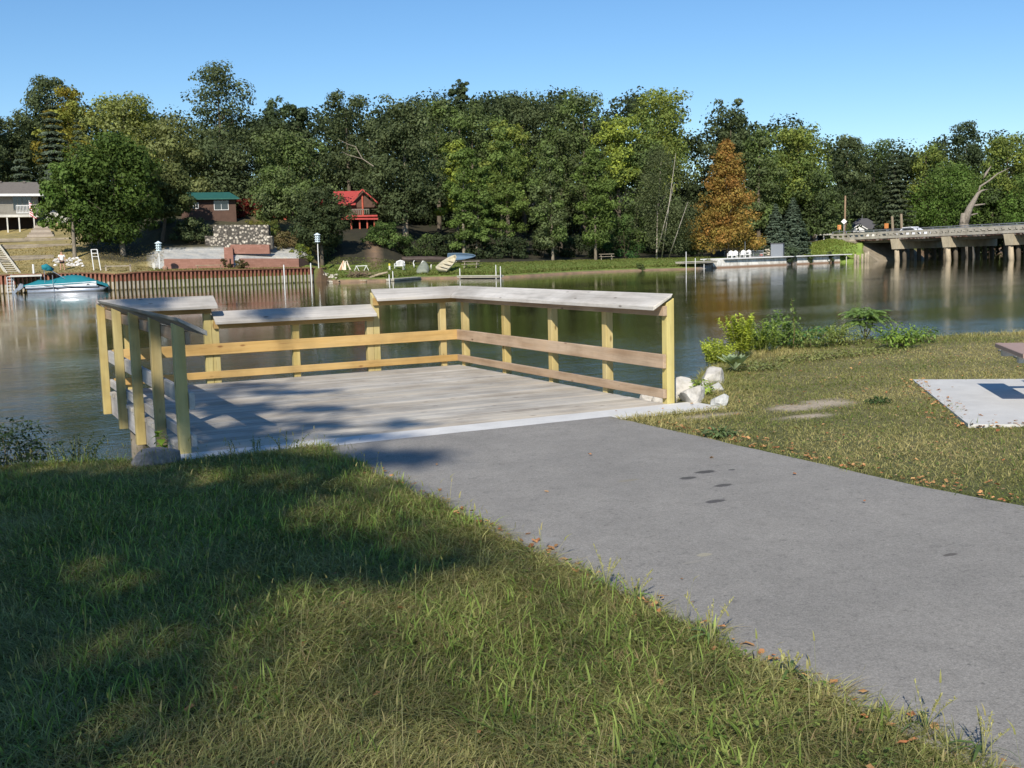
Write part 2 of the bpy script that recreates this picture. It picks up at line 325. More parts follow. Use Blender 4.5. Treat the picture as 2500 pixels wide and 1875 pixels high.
def cap(name, P, Q, mat, low=0., col=1.):
    # P, Q: ends as (outer_top, inner_top, outer_bottom, inner_bottom)
    m_ = MB(); m_.col = (col, col, col)
    sh = lambda E: [(e[0], e[1], e[2]-low) for e in E]
    P, Q = sh(P), sh(Q); m_.hexa([P[2], Q[2], Q[3], P[3]], [P[0], Q[0], Q[1], P[1]]); return m_.build(name, mat, deck, bevel=.004)
def eR(y_o, y_i): return [(t0, y_o, zo), (-t1, y_i, zi), (t0-nx, y_o, zo-nz), (-t1-nx*0, y_i, zi-th)]
def eL(y_o, y_i): return [(-DW-t0, y_o, zo), (-DW+t1, y_i, zi), (-DW-t0+nx, y_o, zo-nz), (-DW+t1, y_i, zi-th)]
def eF(x_o, x_i): return [(x_o, t0, zo), (x_i, -t1, zi), (x_o, t0-nx, zo-nz), (x_i, -t1, zi-th)]
cap('rail_cap', eR(t0-.002, -t1-.002), eR(-5.06, -5.06), M['cap_y'], 0, 1.08)
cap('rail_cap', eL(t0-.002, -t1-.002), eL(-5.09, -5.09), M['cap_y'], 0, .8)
cap('rail_cap', eF(t0, -t1), eF(-1.243, -1.243), M['cap_x'], 0, 1.)
cap('rail_cap', eF(-1.253, -1.253), eF(-3.385, -3.385), M['cap_x'], .2, 1.)
cap('rail_cap', eF(-3.345, -3.345), eF(-DW-t0, -DW+t1), M['cap_x'], 0, .95)
def bar(name, x0, x1, y0, y1, z0, z1, mat, col=1.):
    m_ = MB(); m_.col = (col, col*.99, col*.97); m_.box(x0, x1, y0, y1, z0, z1); return m_.build(name, mat, deck, bevel=.004)
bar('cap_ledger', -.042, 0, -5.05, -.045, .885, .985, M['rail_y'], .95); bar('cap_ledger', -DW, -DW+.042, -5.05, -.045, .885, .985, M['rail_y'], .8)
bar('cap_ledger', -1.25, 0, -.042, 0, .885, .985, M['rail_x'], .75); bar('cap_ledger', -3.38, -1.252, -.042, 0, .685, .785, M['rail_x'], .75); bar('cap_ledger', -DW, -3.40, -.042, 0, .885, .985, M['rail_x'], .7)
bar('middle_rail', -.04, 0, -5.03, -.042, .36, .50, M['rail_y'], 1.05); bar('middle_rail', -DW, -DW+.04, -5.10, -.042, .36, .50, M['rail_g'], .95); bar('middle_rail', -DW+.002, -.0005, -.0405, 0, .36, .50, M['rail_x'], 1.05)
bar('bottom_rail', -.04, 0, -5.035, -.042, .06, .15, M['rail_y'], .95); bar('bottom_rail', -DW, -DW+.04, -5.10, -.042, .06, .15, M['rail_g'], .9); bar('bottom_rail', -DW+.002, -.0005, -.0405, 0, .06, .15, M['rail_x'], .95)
for x, y in [(-DW+.3, -.2), (-.3, -.2), (-DW+.3, -2.6), (-.3, -2.6)]:
    m_ = MB(); m_.col = (.6, .6, .6); m_.tube([(x, y, -2.2), (x, y, -.26)], .12, 10); m_.build('piling', M['timber'], deck)
# ------------------------------------------------------------------ stones
k = NT('limestone'); v = k.coord((1, 1, 1), False); n1 = k.noise(4, 6, .7, v); k.base(k.mix(k.attr(), k.ramp(n1, [(.3, (.5, .48, .44)), (.5, g3(1)), (.75, g3(1.15))]), 1., 'MULTIPLY')); k.rough(.9); k.bump(k.noise(9, 6, .7, v), .7, .03); M['stone'] = k.m
def rock_mesh(seed, sx, sy, sz, col, sub=3, sharp=.35):
    r = np.random.RandomState(seed); bm = bmesh.new(); bmesh.ops.create_icosphere(bm, subdivisions=sub, radius=1)
    pl = [(lambda n: (n/np.linalg.norm(n), r.uniform(.50, .82)))(r.randn(3)) for _ in range(14)]
    for vtx in bm.verts:
        p = np.array(vtx.co)
        for n, d in pl:
            e = p@n-d
            if e > 0: p = p-n*e
        p = p*(1+sharp*.25*(float(fbm(p[0]*3+seed, p[1]*3+p[2]*2))-.5)); vtx.co = Vector([p[0]*sx, p[1]*sy, p[2]*sz])
    me = bpy.data.meshes.new('rock'); bm.to_mesh(me); bm.free()
    at = me.color_attributes.new('col', 'FLOAT_COLOR', 'POINT'); at.data.foreach_set('color', np.tile(np.array([*col, 1], np.float32), len(me.vertices)))
    me.materials.append(M['stone']); return me
def rock(x, y, z, sx, sy, sz, col, label, name='rock', group=None, seed=1, rot=0.):
    o = bpy.data.objects.new(name, rock_mesh(seed, sx, sy, sz, col)); COL.objects.link(o); o.location = (x, y, z); o.rotation_euler = (rnd.uniform(-.2, .2), rnd.uniform(-.2, .2), rot)
    return tag(o, label, 'rock', group)
M['granite'] = plain('grey_granite', (.62, .59, .56), .85, .4, 38, bump=.01)
WH = (.50, .475, .43); GS = 'white limestone rocks beside the deck'
for i, (px, py, z, sx, sy, sz, lb) in enumerate([
    (1664, 962, .0, .19, .15, .19, 'big white rock touching the right corner post of the deck'),
    (1694, 972, .03, .27, .16, .15, 'longest white limestone rock, low in the heap right of the deck'),
    (1737, 928, .04, .20, .16, .19, 'tall white angular rock standing highest in the heap by the weeds'),
    (1666, 945, -.02, .08, .07, .08, 'small pale rock on the river side of the heap by the deck post'),
    (1752, 953, .02, .12, .10, .10, 'rounded grey-white rock between the tall rock and the lawn'),
    (1716, 952, .02, .12, .09, .09, 'small flat rock under the weeds in the middle of the heap'),
    (1755, 984, .03, .16, .10, .11, 'oval grey stone at the lawn end of the rock heap'),
    (1572, 975, -.16, .11, .10, .12, 'white rock seen behind the bottom rail near the right post'),
    (1600, 980, -.16, .10, .09, .10, 'small white rock seen under the bottom rail beside the right post')]):
    g0 = gr(px, py, z)
    if i >= 7: g0 = gr(px, py, -.1)+np.array([.25, .3, 0])
    rock(g0[0], g0[1], z, sx, sy, sz, WH if i not in (4, 6) else (.5, .5, .47), lb, 'rock', GS, 30+i, i*1.1)
for j in range(9):   # rip-rap going down the bank, mostly hidden
    pass
g0 = gr(375, 1128, .02); rock(g0[0]+.03, g0[1]-.02, .01, .21, .16, .15, (.42, .41, .40), 'round grey boulder at the left front corner of the deck', 'boulder', None, 5, .3).data.materials[0] = M['granite']
g0 = gr(215, 1135, -.02); rock(g0[0], g0[1]+.08, -.06, .22, .13, .06, (.24, .24, .25), 'flat dark stone at the water edge left of the boulder', 'rock', None, 8, .2)
# ------------------------------------------------------------------ picnic table at the right edge
M['plastic'] = plain('tan_plastic_plank', (.40, .27, .21), .55, .1, 14); M['steel'] = plain('galvanised_steel', (.45, .46, .47), .4, .2, 20, .6)
pt = empty('picnic_table', (3.4, -7.4, 0), 'picnic table with tan plank bench on the white concrete pad at the right edge', 'table')
AX = np.array([.632, .775, 0]); BXv = np.array([.8, -.6, 0])
def tp(a, b, z): return tuple(np.array([2.3, -7.33, 0])+AX*a+BXv*b+np.array([0, 0, z]))
def tbox(m_, a0, a1, b0, b1, z0, z1): m_.hexa([tp(a0, b0, z0), tp(a1, b0, z0), tp(a1, b1, z0), tp(a0, b1, z0)], [tp(a0, b0, z1), tp(a1, b0, z1), tp(a1, b1, z1), tp(a0, b1, z1)])
for b0 in (0, 1.5):
    m_ = MB(); tbox(m_, 0, 1.18, b0, b0+.27, .475, .52); m_.build('seat', M['plastic'], pt, bevel=.006)
m_ = MB()
for q in range(5): tbox(m_, .1, 1.1, .52+q*.15, .52+q*.15+.143, .72, .76)
m_.build('tabletop', M['plastic'], pt)
for a in (.25, .92):
    m_ = MB(); tbox(m_, a, a+.08, .02, 1.74, .41, .474); tbox(m_, a, a+.06, .8, .86, 0, .72); tbox(m_, a, a+.06, .98, 1.04, 0, .72); tbox(m_, a, a+.08, .55, 1.2, .66, .719); m_.build('leg_frame', M['steel'], pt)
# ------------------------------------------------------------------ plants near the camera
def inview(P, m=60):
    # a wide margin, so that the lawn also carries on beside the picture
    d = P-CAM; z = d@_F; x = 1250+FPX*(d@_R2)/z; y = 937.5-FPX*(d@_U2)/z
    return (z > .3) & (x > -700) & (x < 3500) & (y < 1875+m*8) & (y > 0)
def blades(P, h, wd, lean_dir, lean, cols, seg=3, droop=.5):
    """P (n,3) roots; returns verts, faces, colours of curved strips"""
    n = len(P); ts = np.linspace(0, 1, seg+1); D = np.stack([np.cos(lean_dir), np.sin(lean_dir), np.zeros(n)], -1)
    side = np.stack([-np.sin(lean_dir+R_.uniform(-.9, .9, n)), np.cos(lean_dir+R_.uniform(-.9, .9, n)), np.zeros(n)], -1)
    V = np.zeros((n, seg+1, 2, 3)); C = np.zeros((n, seg+1, 2, 3))
    for i, t in enumerate(ts):
        hz = h*(t-droop*lean*t*t*.6); out = h*lean*(t**1.7)
        c = P+D*out[:, None]+np.array([0, 0, 1.])*hz[:, None]; wt = wd*(1-t**2*.92)/2
        V[:, i, 0] = c-side*wt[:, None]; V[:, i, 1] = c+side*wt[:, None]
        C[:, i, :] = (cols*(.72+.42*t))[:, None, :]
    b = np.arange(n)[:, None]*(2*(seg+1)); F = []
    for i in range(seg): F.append(np.concatenate([b+2*i, b+2*i+1, b+2*i+3, b+2*i+2], 1))
    F = np.stack(F, 1).reshape(-1, 4); return V.reshape(-1, 3), F, C.reshape(-1, 3)
class Soup:
    def __init__(s): s.V = []; s.F = []; s.C = []; s.n = 0
    def add(s, V, F, C): s.V.append(V); s.F.append(F+s.n); s.C.append(C); s.n += len(V)
    def build(s, name, mat, parent=None, smooth=False):
        V = np.concatenate(s.V); off = np.array(parent.location) if parent is not None else np.zeros(3)
        return npmesh(name, V-off, np.concatenate(s.F), mat, np.concatenate(s.C), parent, smooth)
def lerp(a, b, t): return np.array(a)*(1-t[:, None])+np.array(b)*t[:, None]
def litter(P, size, cols):
    n = len(P); a = R_.uniform(0, 6.3, n); A = np.stack([np.cos(a), np.sin(a), R_.uniform(-.35, .35, n)], -1); B = np.stack([-np.sin(a), np.cos(a), R_.uniform(-.35, .35, n)], -1)
    s_ = size[:, None]; up = np.array([0, 0, 1.])*(size*R_.uniform(.1, .5, n))[:, None]
    V = np.stack([P+A*s_, P+A*s_*.4+B*s_*.55+up, P-A*s_*.5+B*s_*.5, P-A*s_+up*.5, P-A*s_*.4-B*s_*.5, P+A*s_*.35-B*s_*.6+up, P, P], 1)
    b = np.arange(n)[:, None]*8; F = np.stack([b+[[0, 1, 6, 5]], b+[[1, 2, 3, 6]], b+[[3, 4, 5, 6]]], 1).reshape(-1, 4); return V.reshape(-1, 3), F, np.repeat(cols, 8, 0)
# long grass, left of the path
def scatter(n, x0, x1, y0, y1, keep):
    x = R_.uniform(x0, x1, n); y = R_.uniform(y0, y1, n); m_ = keep(x, y); x, y = x[m_], y[m_]
    P = np.stack([x, y, land(x, y)], -1); return P[inview(P)]
leftk = lambda x, y: (x < -3.72+.14*(fbm(x*4, y*5)-.35)) & (y < bank(x)+.22-.32*((x > -5.0) & (x < -3.6)))
sp = Soup()
P = scatter(430000, -8.2, -3.5, -13, -4.6, leftk); n = len(P)
dist = np.linalg.norm(P-CAM, axis=1); tuft = fbm(P[:, 0]*2.2, P[:, 1]*2.2); field = fbm(P[:, 0]*1.1+40, P[:, 1]*1.1)*9+R_.normal(0, 1.5, n)
h = R_.uniform(.022, .078, n)*(.45+1.1*tuft); tt = np.clip(R_.normal(.42, .28, n)+(fbm(P[:, 0]*1.7+9, P[:, 1]*1.7)-.5)*.9, 0, 1)
c = lerp((.185, .215, .06), (.56, .53, .23), tt)*R_.uniform(.65, 1.3, (n, 1)); dry = R_.rand(n) < .2; c[dry] = np.array([.42, .33, .17])*R_.uniform(.6, 1.1, (dry.sum(), 1))
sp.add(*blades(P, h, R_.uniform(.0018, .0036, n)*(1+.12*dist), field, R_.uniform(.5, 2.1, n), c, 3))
P = scatter(30000, -8.2, -3.5, -13, -4.6, leftk); n = len(P); tuft = fbm(P[:, 0]*1.6+70, P[:, 1]*1.6); kk = tuft > .42; P, tuft = P[kk], tuft[kk]; n = len(P)
c = lerp((.18, .28, .055), (.38, .46, .13), R_.rand(n))*R_.uniform(.8, 1.25, (n, 1))
sp.add(*blades(P, R_.uniform(.05, .14, n), R_.uniform(.004, .009, n), R_.uniform(0, 6.3, n), R_.uniform(.2, 1.2, n), c, 4, .9))
# seed heads
P = scatter(2600, -8, -3.6, -13, -5.0, leftk); n = len(P); st = R_.uniform(.12, .26, n); ld_ = R_.uniform(0, 6.3, n); le = R_.uniform(.1, .5, n)
sp.add(*blades(P, st, np.full(n, .0022), ld_, le, lerp((.2, .24, .08), (.42, .38, .2), R_.rand(n)), 4, .6))
tip = P+np.stack([np.cos(ld_), np.sin(ld_), 0*ld_], -1)*(st*le*.72)[:, None]+np.array([0, 0, 1.])*(st*(.82-.4*le*.6))[:, None]
sp.add(*blades(tip, R_.uniform(.025, .05, n), R_.uniform(.004, .008, n), ld_, R_.uniform(.2, .9, n), lerp((.30, .33, .10), (.5, .42, .2), R_.rand(n)), 3, .6))
P = scatter(26000, -8.2, -3.6, -13, -4.9, leftk); kk = fbm(P[:, 0]*1.9+20, P[:, 1]*1.9+11) > .47; P = P[kk]; n = len(P); P[:, 2] += R_.uniform(.01, .055, n); sp.add(*litter(P, R_.uniform(.005, .013, n), lerp((.12, .21, .05), (.30, .36, .10), R_.rand(n))))
tag(sp.build('grass', M['grass']), 'long unmown grass with seed heads left of the path', 'grass', kind='stuff')
# short dry lawn right of the path
rightk = lambda x, y: (x > -.97+.10*(fbm(x*4, y*5)-.5)) & (y < bank(x)+.25) & ~inpad(x, y, -.04) & (dirt(x, y) < R_.rand(len(x))*1.0+.05) & ~((x < .33) & (y > -5.56))
sp = Soup(); P = scatter(620000, -1.1, 16, -11.5, .2, rightk); n = len(P); dist = np.linalg.norm(P-CAM, axis=1)
kk = R_.rand(n) < np.clip(1.25-(dist-6)/12, .3, 1); P = P[kk]; dist = dist[kk]; n = len(P)
tuft = fbm(P[:, 0]*2, P[:, 1]*2); big = fbm(P[:, 0]*.5+3, P[:, 1]*.6+8); edge = np.clip(1-(P[:, 1]*0+bank(P[:, 0])-P[:, 1])/1.6, 0, 1)
tt = np.clip(R_.normal(.5, .25, n)+(big-.5)*2.4, 0, 1); c = lerp((.18, .23, .055), (.56, .49, .22), tt)*R_.uniform(.65, 1.25, (n, 1))
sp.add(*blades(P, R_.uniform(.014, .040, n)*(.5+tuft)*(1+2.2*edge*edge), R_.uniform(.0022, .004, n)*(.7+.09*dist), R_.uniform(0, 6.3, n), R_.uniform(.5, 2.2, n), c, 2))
P = scatter(9000, -1.1, 16, -11.5, .2, rightk); n = len(P); tuft = fbm(P[:, 0]*1.3+5, P[:, 1]*1.3+50); kk = tuft > .6; P = P[kk]; n = len(P)
sp.add(*blades(P, R_.uniform(.04, .10, n), R_.uniform(.005, .008, n), R_.uniform(0, 6.3, n), R_.uniform(.3, 1.2, n), lerp((.08, .14, .03), (.2, .24, .07), R_.rand(n)), 3))
P = scatter(26000, -1.1, 12, -11.5, 0, rightk); kk = fbm(P[:, 0]*1.3+31, P[:, 1]*1.6+17) > .52; P = P[kk]; n = len(P); P[:, 2] += R_.uniform(.005, .03, n); sp.add(*litter(P, R_.uniform(.006, .014, n), lerp((.11, .19, .05), (.24, .30, .09), R_.rand(n))))
tag(sp.build('grass', M['grass']), 'short dry yellowish lawn right of the path', 'grass', kind='stuff')
# fallen leaves
pts = []
for n_, f_ in ((150, lambda q: (-3.70+R_.normal(0, .05, q), R_.uniform(-12.2, -6.2, q))), (210, lambda q: (-.9+np.abs(R_.normal(0, .13, q)), R_.uniform(-10.5, -6, q))), (330, lambda q: (R_.uniform(-.9, 6, q), R_.uniform(-10.5, -2.5, q))),
               (130, lambda q: tuple(np.array(padp(3.2, 0, 0))[:2, None]+(np.array([.632, .775])[:, None]*R_.uniform(0, 3.2, q)+R_.normal(0, .16, (2, q))))), (80, lambda q: tuple(np.array(padp(3.2, 0, 0))[:2, None]+(np.array([.8, -.6])[:, None]*R_.uniform(0, 1, q)+R_.normal(0, .15, (2, q))))), (40, lambda q: (R_.uniform(-6, -3.7, q), R_.uniform(-12, -8, q))), (7, lambda q: (R_.uniform(-3.6, -1, q), R_.uniform(-10, -6, q)))):
    x, y = f_(n_); pts.append(np.stack([x, y, land(x, y)+R_.uniform(.012, .035, n_)], -1))
P = np.concatenate(pts); P = P[~inpad(P[:, 0], P[:, 1], -.12) | (R_.rand(len(P)) < .06)]; n = len(P); c = lerp((.36, .14, .06), (.50, .30, .13), R_.rand(n))*R_.uniform(.5, 1.25, (n, 1)); sp = Soup(); sp.add(*litter(P, R_.uniform(.009, .025, n), c)); x = R_.uniform(-.9, 9, 1900); y = R_.uniform(-10.5, -.5, 1900); kk = (y < bank(x)-.1) & ~inpad(x, y, 0); P = np.stack([x, y, land(x, y)+R_.uniform(.012, .03, 1900)], -1)[kk]; n = len(P); sp.add(*litter(P, R_.uniform(.007, .016, n), lerp((.22, .13, .07), (.42, .30, .17), R_.rand(n))))
tag(sp.build('fallen_leaves', M['litter']), 'dry orange and brown leaves scattered over the grass and path edges', 'leaves', kind='stuff')
# weeds as things of their own
class Plant:
    def __init__(s, name, x, y, label, z=None, group=None, cat='plant'):
        s.g = np.array([x, y, float(land(np.array(x), np.array(y))) if z is None else z]); s.root = empty(name, s.g, label, cat, group); s.sl = []; s.V = []; s.F = []; s.C = []; s.r = np.random.RandomState(int(abs(x*977+y*331)) % 9999)
    def leaf(s, p, d, L, W, col, bend=.3):
        d = np.array(d, float); d /= np.linalg.norm(d)+1e-9; r = np.cross(d, (0, 0, 1.)); r /= np.linalg.norm(r)+1e-6; r = r+s.r.normal(0, .25, 3); up = np.cross(r, d)
        p = np.array(p); n = len(s.V); c0 = p; c1 = p+d*L*.35+up*L*.06; c2 = p+d*L*.7; c3 = p+d*L-np.array([0, 0, bend*L])
        s.V += [c0, c0, c1-r*W/2, c1+r*W/2, c2-r*W*.38-np.array([0, 0, bend*L*.3]), c2+r*W*.38-np.array([0, 0, bend*L*.3]), c3, c3]
        s.V[n+1] = c0+r*.002; s.V[n+7] = c3+r*.002
        s.F += [(n, n+2, n+3, n+1), (n+2, n+4, n+5, n+3), (n+4, n+6, n+7, n+5)]; s.C += [np.array(col)*s.r.uniform(.7, 1.3)]*8
    def stem(s, pts, rad, col=(.16, .15, .05)):
        m_ = MB(); m_.col = col; m_.tube(pts, rad, 5); s.sl.append(m_)
    def done(s):
        if len(s.sl) > 12:
            a_ = s.sl[0]
            for b_ in s.sl[1:]: n_ = len(a_.v); a_.v += b_.v; a_.c += b_.c; a_.f += [[n_+i for i in q] for q in b_.f]
            s.sl = [a_]
        for a_ in s.sl: a_.build('stem', M['stem'], s.root, smooth=True)
        V = np.array(s.V)-s.g; npmesh('foliage', V, np.array(s.F), M['weed'], np.array(s.C), s.root)
def frond_plant(name, x, y, label, nst, H, col, L=.035, spread=.5, group=None):
    p = Plant(name, x, y, label, group=group)
    for i in range(nst):
        a = p.r.uniform(0, 6.3); sp_ = p.r.uniform(.1, 1)*spread; h = H*p.r.uniform(.6, 1); base = p.g+np.array([math.cos(a), math.sin(a), 0])*p.r.uniform(0, .1+spread*.2)
        pts = [base+np.array([math.cos(a)*sp_*h*t**1.8, math.sin(a)*sp_*h*t**1.8, h*(t-.12*t*t)]) for t in np.linspace(0, 1, 7)]; p.stem(pts, np.linspace(.004, .0015, 7), (.20, .22, .06))
        for q in np.linspace(.2, 1, int(h/.016)):
            i0 = min(int(q*6), 5); c_ = pts[i0]+(pts[i0+1]-pts[i0])*(q*6-i0) if i0 < 6 else pts[6]; t_ = pts[i0+1]-pts[i0]; t_ = t_/np.linalg.norm(t_)
            for _ in range(2):
                b = p.r.normal(0, 1, 3); b -= t_*(b@t_); b /= np.linalg.norm(b); p.leaf(c_, b*.9+t_*.6, L*p.r.uniform(.7, 1.3)*(1.15-.5*q), L*.3, np.array(col)*(.75+.5*q), .25)
    p.done()
def bush(name, x, y, label, rx, ry, rz, n, L, col, z0=.0, stems=6, group=None, zb=None):
    p = Plant(name, x, y, label, group=group, z=zb, cat='bush' if 'bush' in name or 'shrub' in name else 'plant')
    for i in range(stems):
        a = p.r.uniform(0, 6.3); e = p.g+np.array([math.cos(a)*rx*.6, math.sin(a)*ry*.6, z0+rz*p.r.uniform(.9, 1.6)]); p.stem([p.g, (p.g+e)/2+p.r.normal(0, .02, 3), e], [.006, .004, .002], (.14, .11, .06))
    for i in range(n):
        d = p.r.normal(0, 1, 3); d /= np.linalg.norm(d); rr = p.r.uniform(.35, 1.05); c_ = p.g+np.array([d[0]*rx*rr, d[1]*ry*rr, z0+rz*(1+d[2]*rr)]); d[2] = abs(d[2])*.5
        p.leaf(c_, d+p.r.normal(0, .5, 3), L*p.r.uniform(.6, 1.3), L*.5, col, .3)
    p.done()
def at(px, py, z=0.): return gr(px, py, z)
YG = (.38, .44, .06); MG = (.17, .25, .06)
g0 = at(1758, 893); frond_plant('goldenrod', g0[0], g0[1]+.05, 'low feathery yellow-green weed behind the tall white rock', 28, .40, YG, .06, .5, 'feathery yellow-green weeds on the right bank')
g0 = at(1835, 880); frond_plant('goldenrod', g0[0], g0[1]+.25, 'tallest feathery yellow-green weed on the right bank', 32, .74, YG, .07, .3, 'feathery yellow-green weeds on the right bank')
g0 = at(1885, 862); frond_plant('goldenrod', g0[0], g0[1]+.15, 'feathery yellow-green weed beside the tall leafy stalk', 22, .54, (.22, .30, .06), .06, .35, 'feathery yellow-green weeds on the right bank')
for px, py, dy, n_, H_, cc_, lb in ((1790, 880, .25, 22, .48, YG, 'feathery weed between the low one and the tallest one'), (1868, 862, .35, 20, .50, (.26, .33, .05), 'feathery weed just right of the tallest one, leaning over the water'), (1912, 856, .5, 20, .46, (.20, .28, .05), 'feathery weed at the foot of the tall leafy stalk'), (1962, 846, .45, 20, .42, (.24, .31, .06), 'feathery weed between the tall stalk and the first sumac'), (2075, 842, .35, 20, .36, (.22, .29, .06), 'feathery weed between the two sumacs')):
    g0 = at(px, py); frond_plant('goldenrod', g0[0], g0[1]+dy, lb, n_, H_, cc_, .06, .45, 'feathery yellow-green weeds on the right bank')
# mullein rosette
g0 = at(1793, 912); p = Plant('mullein', g0[0], g0[1], 'grey-green rosette of broad leaves in front of the feathery weeds')
for i in range(22):
    a = i*2.4; e = .35+.9*(i/22); d = np.array([math.cos(a), math.sin(a), .45+e*1.2]); p.leaf(p.g+np.array([0, 0, .05]), d, .31-.09*i/22, .10, (.36, .44, .26), .12)
p.done()
g0 = at(1935, 858); p = Plant('tall_stalk', g0[0], g0[1], 'single tall leafy stalk rising above the bushes on the right bank')
pts = [p.g+np.array([.03*math.sin(t*4), 0, t*.78]) for t in np.linspace(0, 1, 8)]; p.stem(pts, np.linspace(.006, .002, 8), (.18, .12, .06))
for t in np.linspace(.12, 1, 44): p.leaf(p.g+np.array([.03*math.sin(t*4), 0, t*.78])+p.r.normal(0, .012, 3), p.r.normal(0, 1, 3)+np.array([0, 0, .6]), .07*(1.2-.5*t), .03, MG, .3)
p.done()
g0 = at(1925, 855); bush('bush', g0[0]+.12, g0[1]+.3, 'rounded green bush just right of the feathery weeds', .34, .3, .28, 620, .065, (.15, .23, .05))
g0 = at(1980, 850); bush('bush', g0[0], g0[1], 'low scrubby bush with yellow flowers at the water edge', .5, .3, .16, 560, .05, (.19, .24, .07))
def sumac(px, py, dy, H, ns, label, col=(.10, .24, .07)):
    g0 = at(px, py); p = Plant('sumac', g0[0], g0[1]+dy, label, group='sumac shrubs on the right bank')
    for i in range(ns):
        a = p.r.uniform(0, 6.3); h = H*p.r.uniform(.35, 1.05); top = p.g+np.array([math.cos(a)*h*.45, math.sin(a)*h*.3, h]); p.stem([p.g, (p.g+top)/2+p.r.normal(0, .02, 3), top], [.009, .006, .004], (.18, .12, .07))
        for j in range(8):
            b = j*.785+p.r.uniform(-.2, .2); d = np.array([math.cos(b), math.sin(b), p.r.uniform(.1, .6)]); Lf = p.r.uniform(.2, .32)
            for t in np.linspace(.15, 1, 10):
                c_ = top+d*Lf*t-np.array([0, 0, Lf*.45*t*t])
                for sg in (-1, 1): p.leaf(c_, np.array([-d[1], d[0], 0])*sg+d*.5, .085, .026, col, .35)
    p.done()
sumac(2010, 835, .35, .56, 9, 'fern-leaved sumac shrub standing tallest at the bend of the bank')
sumac(2135, 832, .2, .48, 8, 'smaller sumac shrub with a yellowish top further right along the bank', (.17, .26, .07))
g0 = at(2060, 845); bush('bush', g0[0], g0[1]+.1, 'mixed yellow-green scrub between the two sumacs', .55, .3, .15, 520, .05, (.24, .28, .08))
g0 = at(2195, 850); bush('bush', g0[0], g0[1], 'bright green leafy clump right of the sumacs', .42, .3, .18, 620, .06, (.20, .30, .05))
g0 = at(2260, 838); bush('bush', g0[0], g0[1]+.1, 'small dark green clump at the far right of the weedy bank', .3, .22, .13, 300, .055, (.16, .24, .05))
g0 = at(2105, 868); bush('weed_clump', g0[0], g0[1], 'low yellow-green weeds on the lawn edge in front of the sumacs', .9, .3, .045, 420, .045, (.26, .28, .09))
g0 = at(1990, 880); bush('weed_clump', g0[0], g0[1], 'grassy weeds on the lawn edge in front of the yellow-flowered bush', .8, .3, .055, 420, .045, (.24, .26, .09))
g0 = at(1850, 905); bush('weed_clump', g0[0], g0[1], 'dull green weeds right of the broad-leaved rosette', .45, .25, .055, 300, .045, (.22, .25, .09))
g0 = at(2145, 985); bush('weed_clump', g0[0], g0[1], 'small dark plant on the lawn beside the bare dirt patch', .13, .1, .03, 130, .04, (.06, .10, .03), stems=2)
g0 = at(1752, 1068); bush('weed_clump', g0[0], g0[1], 'grassy tuft on the lawn beside the path edge', .14, .1, .04, 140, .05, (.13, .18, .07), stems=2)
g0 = at(1712, 968); bush('weed_clump', g0[0], g0[1], 'green weed growing between the white rocks', .15, .1, .09, 160, .05, (.28, .38, .07), stems=4)
g0 = at(1690, 950); bush('weed_clump', g0[0]+.1, g0[1]+.2, 'reddish brown seedy weed behind the white rocks', .15, .1, .12, 130, .025, (.30, .16, .10), stems=6)
for dx in (0, .12):
    pass
g0 = at(40, 1150, -.05); bush('dark_shrub', g0[0]-.05, g0[1]+.1, 'dark shrub at the water edge on the far left of the picture', .40, .3, .27, 1700, .04, (.04, .065, .022), stems=9)
g0 = at(190, 1145, -.03); frond_plant('grass_clump', g0[0], g0[1]+.1, 'thin dark grass clump at the water edge left of the boulder', 14, .24, (.06, .09, .03), .04, .5)
g0 = at(405, 1112); p = Plant('seedling', -4.88, -4.98, 'bright green young plant growing up against the left corner post')
pts = [p.g+np.array([.02*math.sin(t*5), 0, t*.34]) for t in np.linspace(0, 1, 6)]; p.stem(pts, np.linspace(.005, .002, 6), (.2, .25, .05))
for i in range(20): t = .1+.9*i/20; a = i*2.4; p.leaf(p.g+np.array([.02*math.sin(t*5), 0, t*.34]), (math.cos(a), math.sin(a), .15), .12-.04*t, .06, (.22, .33, .04), .5)
p.done()
for px, py, lb in ((620, 1100, 'small weed with fine leaves in front of the shaded end of the concrete sill'), (690, 1095, 'second small fine-leaved weed further right along the shaded sill')):
    g0 = at(px, py); frond_plant('weed', g0[0], g0[1]-.1, lb, 6, .15, (.07, .10, .03), .03, .6)
